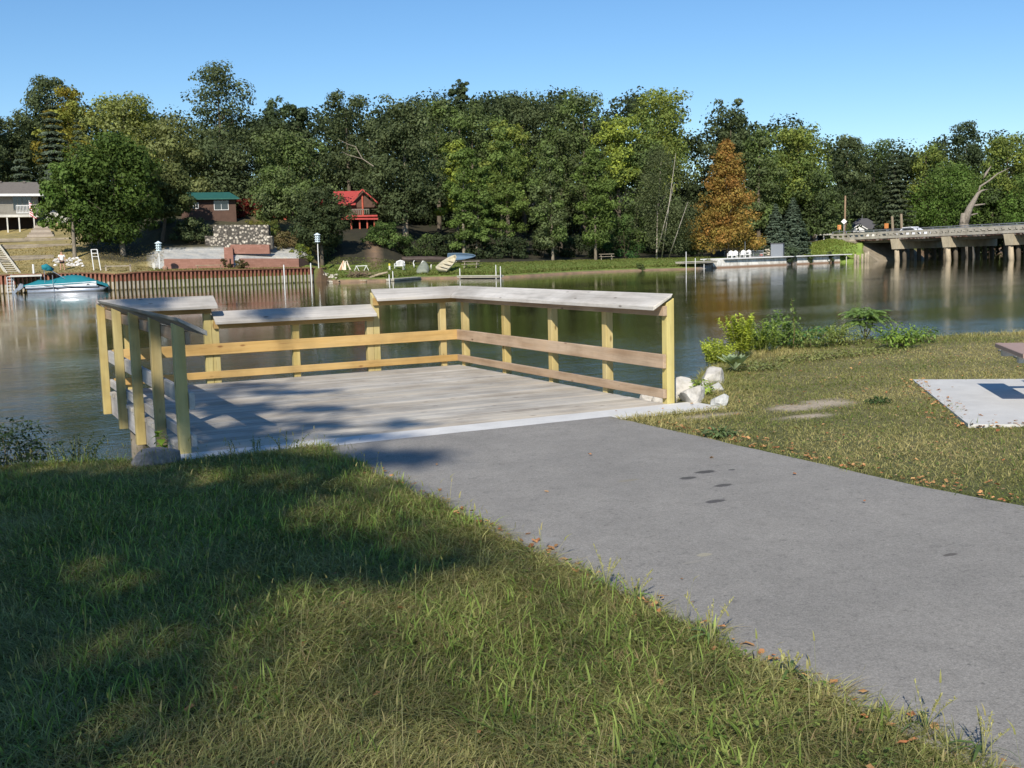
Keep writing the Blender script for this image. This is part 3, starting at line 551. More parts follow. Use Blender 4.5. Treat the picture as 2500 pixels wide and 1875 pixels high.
# tall seed-head weeds leaning over the path edge
for i, (px, py, H, lb) in enumerate([(1480, 1445, .22, 'tall dark-stemmed grass weed highest on the path edge'), (1550, 1475, .17, 'pale green grass weed next to the tallest path-edge weed'), (1735, 1580, .24, 'thin seed-headed weed in the middle of the path edge'),
                                     (1930, 1660, .16, 'short seed-headed weed past the middle of the path edge'), (2260, 1800, .17, 'brown seed-headed weed leaning over the asphalt near the bottom right'), (2400, 1860, .18, 'seed-headed weed at the bottom right corner of the picture')]):
    g0 = at(px, py); p = Plant('seed_weed', g0[0], g0[1], lb, group='seed-headed weeds along the path edge')
    for j in range(6):
        a = p.r.uniform(0, 6.3); sp_ = p.r.uniform(.1, .6); h = H*p.r.uniform(.6, 1.05)
        pts = [p.g+np.array([math.cos(a)*sp_*h*t**1.6, math.sin(a)*sp_*h*t**1.6, h*(t-.1*t*t)]) for t in np.linspace(0, 1, 6)]; p.stem(pts, np.linspace(.0018, .0009, 6), (.24, .24, .1))
        for t in np.linspace(.6, 1, 16): c_ = pts[min(int(t*5), 4)]; c_ = c_+(pts[min(int(t*5)+1, 5)]-c_)*(t*5-int(t*5)); p.leaf(c_, p.r.normal(0, .6, 3)+np.array([0, 0, 1.]), .012, .005, (.42, .40, .16), .1)
        p.leaf(pts[1], (math.cos(a+2), math.sin(a+2), .5), .12, .009, (.13, .2, .06), .4)
    p.done()
# ------------------------------------------------------------------ the tree behind the camera whose crown shades the left foreground
shade = []   # (px, py, rx, ry, density) on the ground of the photograph
for q in [(350, 1222, 470, 66, 1.3), (150, 1420, 330, 150, 1.4), (790, 1368, 330, 50, 1.15), (470, 1335, 270, 75, 1.0), (60, 1690, 230, 150, .7), (400, 1560, 190, 80, .45), (620, 1128, 200, 20, 1.), (960, 1122, 130, 22, .95), (830, 1155, 120, 20, .7),
          (600, 1065, 160, 30, 1.1), (560, 1000, 110, 14, .6), (760, 1040, 100, 15, .55), (830, 1066, 130, 14, .6), (700, 960, 120, 10, .6), (980, 1035, 70, 10, .4), (780, 1000, 90, 9, .5), (600, 940, 90, 6, .5), (-100, 1250, 200, 130, 1.3)]: shade.append(q)
LV = []
for px, py, rx, ry, dn in shade:
    c0 = gr(px, py); ax_ = gr(px+rx, py)-c0; ay_ = gr(px, py-ry)-c0; area = math.pi*np.linalg.norm(np.cross(ax_, ay_)); n = int(area*dn*1700)
    hb = R_.uniform(10., 13.5)
    a = R_.uniform(0, 6.3, n); r = np.minimum(np.abs(R_.normal(0, .62, n)), 1.5); G_ = c0+ax_*(np.cos(a)*r)[:, None]+ay_*(np.sin(a)*r)[:, None]; hh = hb+R_.normal(0, .45, n)
    kk = fbm(G_[:, 0]*1.9+3, G_[:, 1]*1.9+7, 2)+R_.normal(0, .07, n) > .33; G_, hh = G_[kk], hh[kk]
    LV.append(G_+SDIR*(hh/SDIR[2])[:, None])
for (wx, wy, wz), r_ in (((-4.72, -2.65, .45), .17), ((-4.72, -2.65, .85), .17), ((-4.72, -5.0, .75), .12), ((-4.72, -3.9, .2), .16), ((-4.72, -1.4, .0), .2), ((-4.6, -3.9, 1.08), .2), ((-4.6, -2.2, 1.08), .25), ((-2.6, 0, .9), .2), ((-4.2, 0, 1.08), .22)):
    n = 260; LV.append(np.array([wx, wy, wz])+SDIR*(11.5/SDIR[2])+R_.normal(0, 1, (n, 3))*np.array([r_*.8, r_*.8, r_*.5]))
for a, r_, n in ((0, 0, 0),):
    LV.append(np.array([-20.5, -27.5, 14.])+np.clip(R_.normal(0, 1, (9000, 3)), -1.35, 1.35)*np.array([2.3, 1.6, 1.5]))
P = np.concatenate(LV); P = P[P[:, 2] > 4.5]; n = len(P)
tr = empty('shade_tree', (-15.6, -23.6, 0), 'tall leafy tree behind the camera shading the left foreground', 'tree')
def leafquads(P, size, nrm, cols, elong=1.):
    n = len(P); nrm = nrm/(np.linalg.norm(nrm, axis=1, keepdims=True)+1e-9); t = R_.normal(0, 1, (n, 3)); t -= nrm*(t*nrm).sum(1)[:, None]; t /= np.linalg.norm(t, axis=1, keepdims=True)+1e-9
    b = np.cross(nrm, t); s_ = size[:, None]/2; V = np.stack([P+t*s_*elong, P+b*s_*.8+nrm*s_*.15, P-t*s_*elong, P-b*s_*.8+nrm*s_*.15], 1).reshape(-1, 3)
    return V, np.arange(4*n).reshape(-1, 4), np.repeat(cols, 4, 0)
sp = Soup(); sp.add(*leafquads(P, R_.uniform(.09, .15, n), R_.normal(0, 1, (n, 3))+np.array([0, 0, .7]), lerp((.05, .09, .02), (.1, .14, .03), R_.rand(n)))); sp.build('crown', M['leaf'], tr)
mb = MB(); mb.col = (1.1, 1., .85); mb.tube([(-15.6, -23.6, -.2), (-15.5, -23.7, 3.), (-15.8, -23.9, 6.5), (-17.2, -25.2, 10), (-20.2, -27.2, 14)], [.42, .33, .28, .2, .06], 10)
for q in range(0, len(LV)-1):
    c_ = LV[q].mean(0); mb.tube([(-15.7, -23.8, 6.2), (np.array([-15.7, -23.8, 6.5])+c_)/2+np.array([0, 0, .6]), c_], [.08, .045, .012], 5)
mb.build('trunk', M['bark'], tr, smooth=True)
# ------------------------------------------------------------------ the far bank: terrain
SH = [(-1400, 735), (-400, 725), (0, 717), (300, 708), (790, 688), (836, 690), (961, 687), (1030, 681), (1130, 680), (1232, 679), (1419, 667), (1589, 660), (1679, 658), (1735, 655), (2046, 641), (2120, 639)]
def shoreD(px):
    """distance (depth) of the waterline as seen in direction px"""
    if px <= 2120:
        py = np.interp(px, [a for a, b in SH], [b for a, b in SH]); d = gr(px, py, -1.)-CAM; return float(d@_H)
    return float(np.interp(px, [2120, 2165, 2300, 2420, 2600, 3400], [156, 172, 205, 250, 270, 300]))
ZP = [  # px : [(t, z) ...]
 (-1400, [(0, .62), (4, 1.2), (10, 2.6), (16, 3.8), (24, 4.9), (30, 6.3), (80, 8), (160, 13), (400, 30)]),
 (250, [(0, .62), (4, 1.2), (10, 2.6), (16, 3.8), (24, 4.9), (30, 6.3), (80, 8), (160, 13), (400, 30)]),
 (350, [(0, .55), (6, 1.2), (13, 2.8), (18, 4.4), (24, 5.8), (30, 6.5), (80, 8), (160, 13), (400, 30)]),
 (430, [(0, .55), (6, .75), (6.4, 1.6), (10, 2.6), (10.4, 3.0), (14, 3.3), (16, 5.2), (22, 6.6), (30, 6.9), (80, 8), (160, 13), (400, 30)]),
 (660, [(0, .5), (6, .75), (6.4, 1.6), (10, 2.6), (10.4, 3.0), (14, 3.3), (16, 5.2), (22, 6.6), (30, 6.9), (80, 8), (160, 13), (400, 30)]),
 (760, [(0, .45), (3, .6), (8, 2.2), (14, 3.6), (22, 5.4), (34, 6.2), (80, 8), (160, 13), (400, 30)]),
 (800, [(0, .42), (.8, .0), (5, .35), (9, .8), (14, 2.0), (24, 4.4), (34, 5.0), (80, 8), (160, 13), (400, 30)]),
 (812, [(0, -1.), (.8, -.6), (5, 0), (9, .5), (14, 1.6), (24, 4.3), (34, 5), (80, 8), (160, 13), (400, 30)]),
 (930, [(0, -1), (.8, -.65), (4, -.2), (9, .3), (13, 1.0), (24, 4.2), (34, 5), (80, 8), (160, 13), (400, 30)]),
 (1010, [(0, -1), (.8, -.7), (4, -.2), (9, .3), (14, .7), (24, 3.0), (40, 5), (80, 8), (160, 13), (400, 30)]),
 (1120, [(0, -1), (.8, -.7), (4, -.25), (9, .3), (14, .5), (24, .9), (40, 3), (80, 8), (160, 13), (400, 30)]),
 (1700, [(0, -1), (.8, -.75), (4, -.3), (8, .1), (14, .3), (24, .5), (50, 2), (90, 7), (160, 13), (400, 30)]),
 (1730, [(0, -1.), (.4, -.6), (2, -.05), (8, .05), (14, .3), (24, .5), (50, 2), (90, 7), (160, 13), (400, 30)]),
 (1742, [(0, -.05), (.4, -.03), (8, .05), (14, .3), (24, .6), (50, 2), (90, 7), (160, 13), (400, 30)]),
 (1930, [(0, -.03), (2, .0), (8, .6), (14, 1.6), (24, 2.2), (50, 2.6), (90, 7), (160, 13), (400, 30)]),
 (2044, [(0, 0), (1, .2), (5, 1.4), (10, 2.5), (24, 2.6), (50, 2.8), (90, 7), (160, 13), (400, 30)]),
 (2052, [(0, -1.), (1.5, -.2), (5, 1.2), (9, 2.5), (24, 2.6), (50, 2.8), (90, 7), (160, 13), (400, 30)]),
 (2100, [(0, -1.2), (2, -.6), (5, 1.6), (7, 2.0), (24, 2.2), (50, 2.6), (90, 7), (160, 13), (400, 30)]),
 (2150, [(0, -1.2), (3, -.5), (6, 1.0), (20, 2.2), (50, 2.6), (90, 7), (160, 13), (400, 30)]),
 (3400, [(0, -1.2), (3, -.6), (8, .2), (20, 1.0), (50, 2.6), (90, 7), (160, 13), (400, 30)])]
TT = np.array([0, .02, .4, .8, 1.5, 2.5, 4, 5, 6, 6.05, 6.4, 7.5, 9, 10, 10.05, 10.4, 12, 14, 14.5, 15, 16, 18, 20, 22, 24, 27, 30, 34, 40, 50, 65, 80, 110, 160, 250, 400])
def terr(px, t):
    xs_ = [a for a, b in ZP]; i = int(np.clip(np.searchsorted(xs_, px)-1, 0, len(xs_)-2)); f = (px-xs_[i])/(xs_[i+1]-xs_[i]); f = min(max(f, 0), 1)
    g = lambda q: np.interp(t, [a for a, b in q], [b for a, b in q]); return g(ZP[i][1])*(1-f)+g(ZP[i+1][1])*f
def spot(px, D):
    """a point standing on the far bank"""
    z = float(terr(px, max(D-shoreD(px), 0))); p = atd(px, 937, D); return np.array([p[0], p[1], z])
k = NT('far_soil'); v = k.coord(); n1 = k.noise(.9, 6, .7, v); n2 = k.noise(9, 5, .7, v)
k.base(k.mix(k.mix(k.attr(), k.ramp(n1, [(.3, (.62, .62, .6)), (.5, g3(1)), (.75, (1.45, 1.3, 1.05))]), .85, 'MULTIPLY'), k.ramp(n2, [(.3, g3(.7)), (.7, g3(1.3))]), .8, 'MULTIPLY')); k.rough(.95); k.bump(n2, .8, .08); M['farsoil'] = k.m
pxs = np.array(sorted(set(list(range(-1400, 3401, 25))+[a for a, b in ZP]+[2045, 2048, 796, 806, 1738, 540, 740])))
V = []; C = []
GRN, DRY, DIRT, WOODS = np.array([.14, .20, .04]), np.array([.26, .21, .09]), np.array([.25, .17, .11]), np.array([.035, .032, .018])
for px in pxs:
    D0 = shoreD(px)
    V.append(np.array([*atd(px, 937, D0-.3)[:2], -2.2])); C.append(DIRT*.5)
    for t in TT:
        z = float(terr(px, t)); p = atd(px, 937, D0+t); V.append(np.array([p[0], p[1], z]))
        if px < 400: c = (DRY*.9+DIRT*.15+GRN*.1) if not (px > 235 and t > 6.5) else WOODS*1.8  # dark ground tone around the maple includes the trees' shade as colour
        elif 790 < px < 816 and t < 2: c = DIRT*.4
        elif px < 800: c = GRN*1.1 if t < 5 else (np.array([.42, .42, .40]) if 5 < t < 10.2 and px < 765 else (DRY*.5 if px > 640 else WOODS*2))
        elif px < 1725 and px >= 800 and not (px < 816 and t < 2):
            tl = np.interp(px, [800, 1000, 1150, 1725], [10, 11, 13, 15]); c = (DIRT if t < .45 else GRN) if t < tl else WOODS
            if 900 < px < 940 and 7 < t < 24: c = DIRT*.75
        elif px < 1960: c = np.array([.30, .29, .27]) if t < 7 else (GRN*.8 if t < 12 else WOODS)
        elif px < 2110: c = GRN*1.35 if t < 12 else WOODS*1.5
        else: c = DIRT if t < 5 else GRN*.7
        if t > 60: c = WOODS
        C.append(c)
nr = len(TT)+1; idx = np.arange(len(pxs)*nr).reshape(len(pxs), nr); Fc = np.stack([idx[:-1, :-1], idx[1:, :-1], idx[1:, 1:], idx[:-1, 1:]], -1).reshape(-1, 4)
tag(npmesh('far_ground', np.array(V), Fc, M['farsoil'], np.array(C), smooth=False), kind='structure')
# short far lawn blades as stuff so the bank is not a bare sheet
sp = Soup(); n = 60000; px_ = R_.uniform(800, 1735, n); t_ = 1.+R_.rand(n)**1.1*13; P = np.array([spot(a, shoreD(a)+b) for a, b in zip(px_[:26000], t_[:26000])]); n = len(P)
c = lerp((.14, .19, .04), (.27, .26, .10), np.clip(R_.normal(.4, .3, n), 0, 1))*R_.uniform(.7, 1.2, (n, 1))
edge = t_[:n] < 2.6
sp.add(*blades(P, R_.uniform(.05, .14, n)*(1+1.8*edge), R_.uniform(.06, .12, n), R_.uniform(0, 6.3, n), R_.uniform(.3, 1.3, n), c, 2))
px_ = R_.uniform(1960, 2090, 5000); P = np.array([spot(a, shoreD(a)+R_.uniform(1, 12)) for a in px_]); n = len(P)
sp.add(*blades(P, R_.uniform(.1, .25, n), R_.uniform(.08, .15, n), R_.uniform(0, 6.3, n), R_.uniform(.3, 1.3, n), lerp((.15, .21, .04), (.28, .30, .08), R_.rand(n)), 2))
px_ = R_.uniform(-60, 800, 9000); P = np.array([spot(a, shoreD(a)+.3+R_.rand()*(14 if a < 420 else 4.5)) for a in px_]); n = len(P)
sp.add(*blades(P, R_.uniform(.05, .14, n), R_.uniform(.06, .12, n), R_.uniform(0, 6.3, n), R_.uniform(.3, 1.3, n), lerp((.20, .19, .07), (.40, .30, .15), R_.rand(n)), 2))
tag(sp.build('grass', M['grass']), 'mown lawn grass along the far bank of the river', 'grass', kind='stuff')
# ------------------------------------------------------------------ seawalls
k = NT('sheet_pile'); v = k.coord(); geo = k.n('ShaderNodeNewGeometry').outputs['Position']; sx = k.n('ShaderNodeSeparateXYZ'); k.l(geo, sx.inputs[0])
n1 = k.noise(2.5, 5, .6, v); lev = k.math('ADD', k.math('MULTIPLY', sx.outputs['Z'], 1.), k.math('MULTIPLY', n1, .30))
red = k.mix((.20, .065, .04), (.36, .17, .11), k.ramp(k.noise(5, 6, .7, k.coord((1, 1, .3))), [(.35, g3(0)), (.7, g3(1))])); pale = k.mix((.34, .29, .22), (.50, .45, .37), k.ramp(n1, [(.3, g3(0)), (.7, g3(1))]))
pale = k.mix(pale, k.attr(), 1., 'MULTIPLY'); c = k.mix(pale, red, k.ramp(lev, [(-.02+.0, g3(0)), (.04, g3(1))])); c = k.mix((.10, .085, .06), c, k.ramp(sx.outputs['Z'], [(0, g3(0)), (.02, g3(1))]))
# the ramp works on 0..1, so shift heights first
sh_ = k.math('ADD', sx.outputs['Z'], 1.0); c2 = k.ramp(k.math('ADD', sh_, k.math('MULTIPLY', n1, .22)), [(.88, g3(0)), (.93, g3(1))]); c3 = k.ramp(sh_, [(.05, g3(0)), (.14, g3(1))]); c = k.mix((.13, .11, .07), k.mix(pale, red, c2), c3)
k.base(c); k.rough(.8); k.bump(k.noise(12, 4, .6, v), .5, .02); M['pile'] = k.m
def walltop(px): return float(np.interp(px, [a for a, b in [(-1400, .62), (240, .62), (300, .42), (372, .58), (785, .42)]], [.62, .62, .42, .58, .42]))
swl = empty('seawall', spot(420, shoreD(420)), 'rusty red corrugated steel seawall with a pale waterline band along the left bank', 'seawall')
mb = MB(); px = -420; pts = []
pan = 0
while px < 792:
    st = 10.6*100/shoreD(px)*.98; pat = [(0, -.32), (.30, -.32), (.42, -.02), (.78, -.02), (.9, -.32)]
    for a, dd in pat: pts.append((px+a*st, dd, pan))
    px += st; pan += 1
for i in range(len(pts)-1):
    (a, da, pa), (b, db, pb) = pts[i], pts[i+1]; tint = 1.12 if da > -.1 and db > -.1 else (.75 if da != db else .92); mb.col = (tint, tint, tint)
    q = []
    for p_, dd in ((a, da), (b, db)):
        g_ = atd(p_, 937, shoreD(p_)+dd-.02); q.append(g_)
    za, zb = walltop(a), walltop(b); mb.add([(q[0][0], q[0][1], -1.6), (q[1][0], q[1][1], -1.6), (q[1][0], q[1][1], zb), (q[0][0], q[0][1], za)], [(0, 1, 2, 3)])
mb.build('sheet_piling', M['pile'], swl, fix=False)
mb = MB(); mb.col = (.6, .5, .42); pp = np.arange(-420, 793, 40.)
for a, b in zip(pp[:-1], pp[1:]):
    ga, gb = atd(a, 937, shoreD(a)-.12), atd(b, 937, shoreD(b)-.12); mb.beam((ga[0], ga[1], walltop(a)+.04), (gb[0], gb[1], walltop(b)+.04), .55, .10)
M['rust'] = plain('rusty_steel', (.34, .20, .14), .85, .4, 3); mb.build('wall_cap', M['rust'], swl)
mb = MB(); mb.col = (1, 1, 1); ga = atd(791, 937, shoreD(791)); mb.beam((ga[0], ga[1], -.55), (ga[0]+2., ga[1]+4., -.5), .2, 1.9); mb.build('end_panel', M['pile'], swl)
M['white'] = plain('white_paint', (.72, .72, .70), .5, .12, 3); M['oldwhite'] = plain('weathered_white', (.62, .60, .54), .8, .3, 1.4)
k = NT('old_concrete'); v = k.coord(); n1 = k.noise(1.1, 6, .7, k.coord((1, 1, .45))); c = k.mix((.36, .34, .29), (.78, .76, .70), k.ramp(n1, [(.33, g3(0)), (.58, g3(1))]))
geo = k.n('ShaderNodeNewGeometry').outputs['Position']; sx = k.n('ShaderNodeSeparateXYZ'); k.l(geo, sx.inputs[0]); k.base(k.mix(k.mix((.27, .17, .11), c, k.ramp(k.math('ADD', sx.outputs['Z'], 1.), [(.10, g3(0)), (.30, g3(1))])), k.attr(), 1., 'MULTIPLY')); k.rough(.9); k.bump(n1, .6, .05); M['oldconc'] = k.m
cw = empty('concrete_seawall', spot(1850, shoreD(1850)), 'stained white concrete seawall below the patio left of the bridge', 'seawall')
for a, b in ((1741, 1918), (1944, 2047)):
    mb = MB(); mb.col = (1, 1, 1); n = 12
    for i in range(n):
        pa, pb = a+(b-a)*i/n, a+(b-a)*(i+1)/n; qa, qb = [atd(p_, 937, shoreD(p_)-.15) for p_ in (pa, pb)]; ra, rb = [atd(p_, 937, shoreD(p_)+.5) for p_ in (pa, pb)]
        f = .25*(_H[:2]); mb.hexa([(*(qa[:2]-f), -1.4), (*(qb[:2]-f), -1.4), (*rb[:2], -1.4), (*ra[:2], -1.4)], [(*qa[:2], .01), (*qb[:2], .01), (*rb[:2], .01), (*ra[:2], .01)])
    mb.build('wall_section', M['oldconc'], cw)
mb = MB(); mb.col = (.8, .8, .78); qa, qb = atd(1741, 937, shoreD(1741)+2.35), atd(2047, 937, shoreD(2047)+2.35); mb.beam((qa[0], qa[1], .07), (qb[0], qb[1], .09), 4., .1); mb.build('patio_slab', M['conc'], cw)
# ------------------------------------------------------------------ helpers for far things
def far(name, px, D, label, cat, group=None, turn=0., z=None):
    p = spot(px, D); 
    if z is not None: p[2] = z
    r = empty(name, p, label, cat, group); return r, Fr(p, YAW+math.atan((px-1250)/FPX)+turn), D/FPX
def pz(px, py, D): return zat(px, py, D)
M['glass'] = NT('window_glass'); M['glass'].base((.03, .035, .04)); M['glass'].rough(.08); M['glass'].b.inputs['Specular IOR Level'].default_value = .8; M['glass'] = M['glass'].m
def roofmat(name, c, sc=(1, 1, 6), r=.85):
    k = NT(name); n = k.noise(3, 5, .7, k.coord(sc)); k.base(k.mix(c, k.ramp(n, [(.3, g3(.75)), (.7, g3(1.15))]), 1., 'MULTIPLY')); k.rough(r); return k.m
M['shingle'] = roofmat('brown_shingles', (.17, .15, .13)); M['green_roof'] = roofmat('green_metal_roof', (.025, .11, .085), (1, 1, 1), .5); M['red_roof'] = roofmat('red_metal_roof', (.42, .065, .055), (1, 1, 1), .55); M['dark_roof'] = roofmat('dark_shingles', (.10, .10, .11))
M['taupe'] = plain('taupe_siding', (.23, .215, .18), .7, .1, 2); M['brown'] = plain('brown_siding', (.10, .058, .042), .8, .2, 2); M['redpaint'] = plain('red_painted_wood', (.42, .09, .05), .6, .2, 3); M['brick'] = None
k = NT('red_block'); bt = k.n('ShaderNodeTexBrick', Scale=1.); bt.inputs['Color1'].default_value = (.25, .125, .09, 1); bt.inputs['Color2'].default_value = (.31, .16, .12, 1); bt.inputs['Mortar'].default_value = (.24, .12, .09, 1); bt.inputs['Brick Width'].default_value = .45; bt.inputs['Row Height'].default_value = .2; bt.inputs['Mortar Size'].default_value = .012
tc = k.n('ShaderNodeTexCoord').outputs['Object']; mp = k.n('ShaderNodeMapping'); mp.inputs['Rotation'].default_value = (math.pi/2, 0, 0); k.l(tc, mp.inputs[0]); k.l(mp.outputs[0], bt.inputs['Vector']); k.base(bt.outputs[0]); k.rough(.9); M['block'] = k.m
k = NT('cobble'); vo = k.n('ShaderNodeTexVoronoi', Scale=3.8); k.l(k.coord(), vo.inputs['Vector']); cc = k.ramp(k.n('ShaderNodeSeparateColor').outputs[0], [(0, g3(.3)), (1, g3(.7))]); sc_ = k.t.nodes[-1]
sepn = [x for x in k.t.nodes if x.bl_idname == 'ShaderNodeSeparateColor'][0]; k.l(vo.outputs['Color'], sepn.inputs[0])
cc = k.ramp(sepn.outputs[0], [(0, (.16, .14, .12)), (.4, (.36, .32, .26)), (1, (.62, .57, .48))]); c = k.mix(cc, (.03, .028, .025), k.ramp(vo.outputs['Distance'], [(.36, g3(0)), (.52, g3(.85))]))
k.base(c); k.rough(.9); k.bump(vo.outputs['Distance'], -1., .12); M['cobble'] = k.m
def windows(root, fr, items, mat_f='white'):
    for x, z, w_, h_, y in items:
        m_ = MB(fr); m_.box(x-w_/2, x+w_/2, y-.06, y, z-h_/2-.06, z-h_/2); m_.box(x-w_/2, x+w_/2, y-.06, y, z+h_/2, z+h_/2+.06); m_.box(x-w_/2-.06, x-w_/2, y-.06, y, z-h_/2-.06, z+h_/2+.06); m_.box(x+w_/2, x+w_/2+.06, y-.06, y, z-h_/2-.06, z+h_/2+.06); m_.box(x-.02, x+.02, y-.045, y, z-h_/2, z+h_/2)
        f_ = m_.build('window', M[mat_f], root); m_ = MB(fr); m_.box(x-w_/2, x+w_/2, y-.03, y-.004, z-h_/2, z+h_/2); m_.build('pane', M['glass'], f_)
def gable(m_, x0, x1, y0, y1, z0, zr, axis='x', ov=.4, th=.15):
    """gabled roof; ridge along axis"""
    if axis == 'x':
        ym = (y0+y1)/2
        for ya, yb in ((y0-ov, ym), (y1+ov, ym)):
            zl = z0-(zr-z0)*ov/(ym-y0); m_.hexa([(x0-ov, ya, zl-th), (x1+ov, ya, zl-th), (x1+ov, yb, zr-th), (x0-ov, yb, zr-th)], [(x0-ov, ya, zl), (x1+ov, ya, zl), (x1+ov, yb, zr), (x0-ov, yb, zr)])
    else:
        xm = (x0+x1)/2
        for xa, xb in ((x0-ov, xm), (x1+ov, xm)):
            zl = z0-(zr-z0)*ov/(xm-x0); m_.hexa([(xa, y0-ov, zl-th), (xb, y0-ov, zr-th), (xb, y1+ov, zr-th), (xa, y1+ov, zl-th)], [(xa, y0-ov, zl), (xb, y0-ov, zr), (xb, y1+ov, zr), (xa, y1+ov, zl)])
# ranch house (left)
D = 126; r, f, s = far('ranch_house', 60, D, 'long taupe ranch house with brown shingle roof and raised white deck at the far left', 'house', z=4.9)
X = lambda px: (px-60)*s
Z = lambda py: pz(60, py, D)-4.9
m_ = MB(f); m_.box(X(-260), X(123), 2.5, 11, Z(528)-1.2, Z(474)); m_.build('wall', M['taupe'], r)
m_ = MB(f); m_.col = (1, 1, 1); m_.hexa([(X(-280), 1.6, Z(474)-.1), (X(140), 1.6, Z(474)-.1), (X(125), 6.5, Z(436)-.1), (X(-280), 6.5, Z(436)-.1)], [(X(-280), 1.6, Z(471)), (X(140), 1.6, Z(471)), (X(125), 6.5, Z(434)), (X(-280), 6.5, Z(434))])
m_.hexa([(X(-280), 11.8, Z(474)-.1), (X(140), 11.8, Z(474)-.1), (X(125), 6.52, Z(436)-.1), (X(-280), 6.52, Z(436)-.1)], [(X(-280), 11.8, Z(471)), (X(140), 11.8, Z(471)), (X(125), 6.52, Z(434)), (X(-280), 6.52, Z(434))]); rf = m_.build('roof', M['shingle'], r)
m_ = MB(f); m_.box(X(-280), X(141), 1.5, 1.6, Z(476), Z(470)); m_.build('gutter', M['white'], rf)
m_ = MB(f); m_.col = (.5, .5, .5); m_.box(X(40)-.15, X(40)+.15, 6, 6.4, Z(436), Z(432)); m_.build('roof_vent', M['shingle'], rf); m_ = MB(f); m_.col = (.5, .5, .5); m_.box(X(95)-.15, X(95)+.15, 6, 6.4, Z(436), Z(432)); m_.build('roof_vent', M['shingle'], rf)
m_ = MB(f); m_.col = (.16, .15, .14); m_.box(X(-260), X(112), .6, 1.2, -1.6, Z(531)); m_.build('under_deck_shade', M['brown'], r)  # dark box added under the deck, its colour standing in for shade
windows(r, f, [(X(18), Z(486), 1.0, 1.1, 2.5), (X(76), Z(492), .95, 1.6, 2.5), (X(97), Z(492), .95, 1.6, 2.5), (X(-60), Z(488), 1.4, 1.1, 2.5)], 'taupe')
m_ = MB(f); m_.box(X(-260), X(122), -1., 2.45, Z(530), Z(524)); m_.build('deck_floor', M['oldwhite'], r)
for xx in (14, 50, 76, 109, -40, -100):
    m_ = MB(f); m_.box(X(xx)-.07, X(xx)+.07, -.95, -.81, -.6, Z(530)); m_.build('deck_post', M['oldwhite'], r)
for x0, x1 in ((72, 110), (-30, 50)):
    m_ = MB(f); m_.box(X(x0), X(x1), -1., -.95, Z(503), Z(501)); m_.box(X(x0), X(x1), -1., -.95, Z(521), Z(519))
    for q in range(int((x1-x0)/3.2)+1): m_.box(X(x0+q*3.2)-.025, X(x0+q*3.2)+.025, -1., -.96, Z(521), Z(502))
    m_.build('deck_railing', M['white'] if x0 > 0 else M['taupe'], r)
m_ = MB(f); m_.col = (.9, .9, .9); m_.box(X(126), X(225), 3.6, 4.0, -.4, Z(508)); m_.build('side_wall', M['oldwhite'], r)
r, f, s = far('flag', 112, 124.6, 'striped red and white flag hanging from the deck corner of the ranch house', 'flag', z=7.)
k = NT('flag_cloth'); wv = k.n('ShaderNodeTexWave', Scale=2.6); wv.bands_direction = 'DIAGONAL'; k.l(k.n('ShaderNodeTexCoord').outputs['Object'], wv.inputs['Vector']); k.base(k.ramp(wv.outputs['Fac'], [(.48, (.5, .05, .06)), (.52, (.75, .75, .75))])); M['flag'] = k.m
m_ = MB(f); m_.hexa([(-.35, -.02, .0), (.35, -.15, -.4), (.35, -.1, -.4), (-.35, .02, .0)], [(-.3, -.02, 1.5), (-.1, -.2, 1.3), (-.1, -.15, 1.3), (-.3, .02, 1.5)]); m_.build('cloth', M['flag'], r); m_ = MB(f); m_.tube([(-.35, 0, -.2), (-.3, .0, 1.65)], .03, 5); m_.build('pole', M['white'], r)
r, f, s = far('garden_steps', 125, 120, 'pale stone steps climbing beside the ranch house deck', 'steps')
for i in range(7):
    m_ = MB(f); m_.col = (.42, .36, .29) if i % 2 else (.30, .25, .2); yy = 1.0+i*.55; zz = .1+.26*i; m_.box(-1.5+i*.2, 1.5-.12*i, yy, yy+.6, zz-.5, zz+.1); m_.build('step', M['conc'], r)
# timber terraces
for i, (p0, p1, py, D, h, lb) in enumerate([(-60, 205, 585, 117, .35, 'highest weathered timber terrace wall below the ranch house'), (-60, 210, 601, 113, .42, 'middle weathered timber terrace wall below the ranch house'), (30, 150, 632, 107.5, .75, 'lowest weathered timber terrace wall behind the person')]):
    r, f, s = far('timber_wall', (p0+p1)/2, D, lb, 'retaining wall', 'timber terrace walls below the ranch house'); zc = pz((p0+p1)/2, py, D)-r.location[2]
    m_ = MB(f); w_ = (p1-p0)*s/2
    for q in range(2 if h < .6 else 4):
        t_ = rnd.uniform(.7, 1.1); m_.col = (t_, t_, t_); hh = h/(2 if h < .6 else 4); m_.box(-w_, w_, -.12+q*.02, .15, zc-h/2+hh*q, zc-h/2+hh*(q+1)-.015)
    m_.box(-w_, w_, .16, .3, zc-h/2-1.2, zc-h/2+.1); m_.build('timbers', M['timber'], r)
# long wooden stair
r, f, s = far('wooden_stair', 28, 105, 'long pale wooden staircase climbing the bank at the far left edge', 'staircase')
a0, a1 = atd(50, 669, 101), atd(-32, 560, 113); b0, b1 = atd(17, 669, 101), atd(-62, 560, 113)
o_ = np.array(r.location)
for p_, q_ in ((a0, a1), (b0, b1)):
    m_ = MB(); m_.col = (1, .97, .9); m_.beam(p_, q_, .09, .32); m_.build('stringer', M['oldwhite'], r)
m_ = MB(); m_.col = (.9, .86, .78)
for q in range(26):
    t_ = (q+.5)/26; m_.beam(a0+(a1-a0)*t_, b0+(b1-b0)*t_, .26, .05)
m_.build('treads', M['oldwhite'], r)
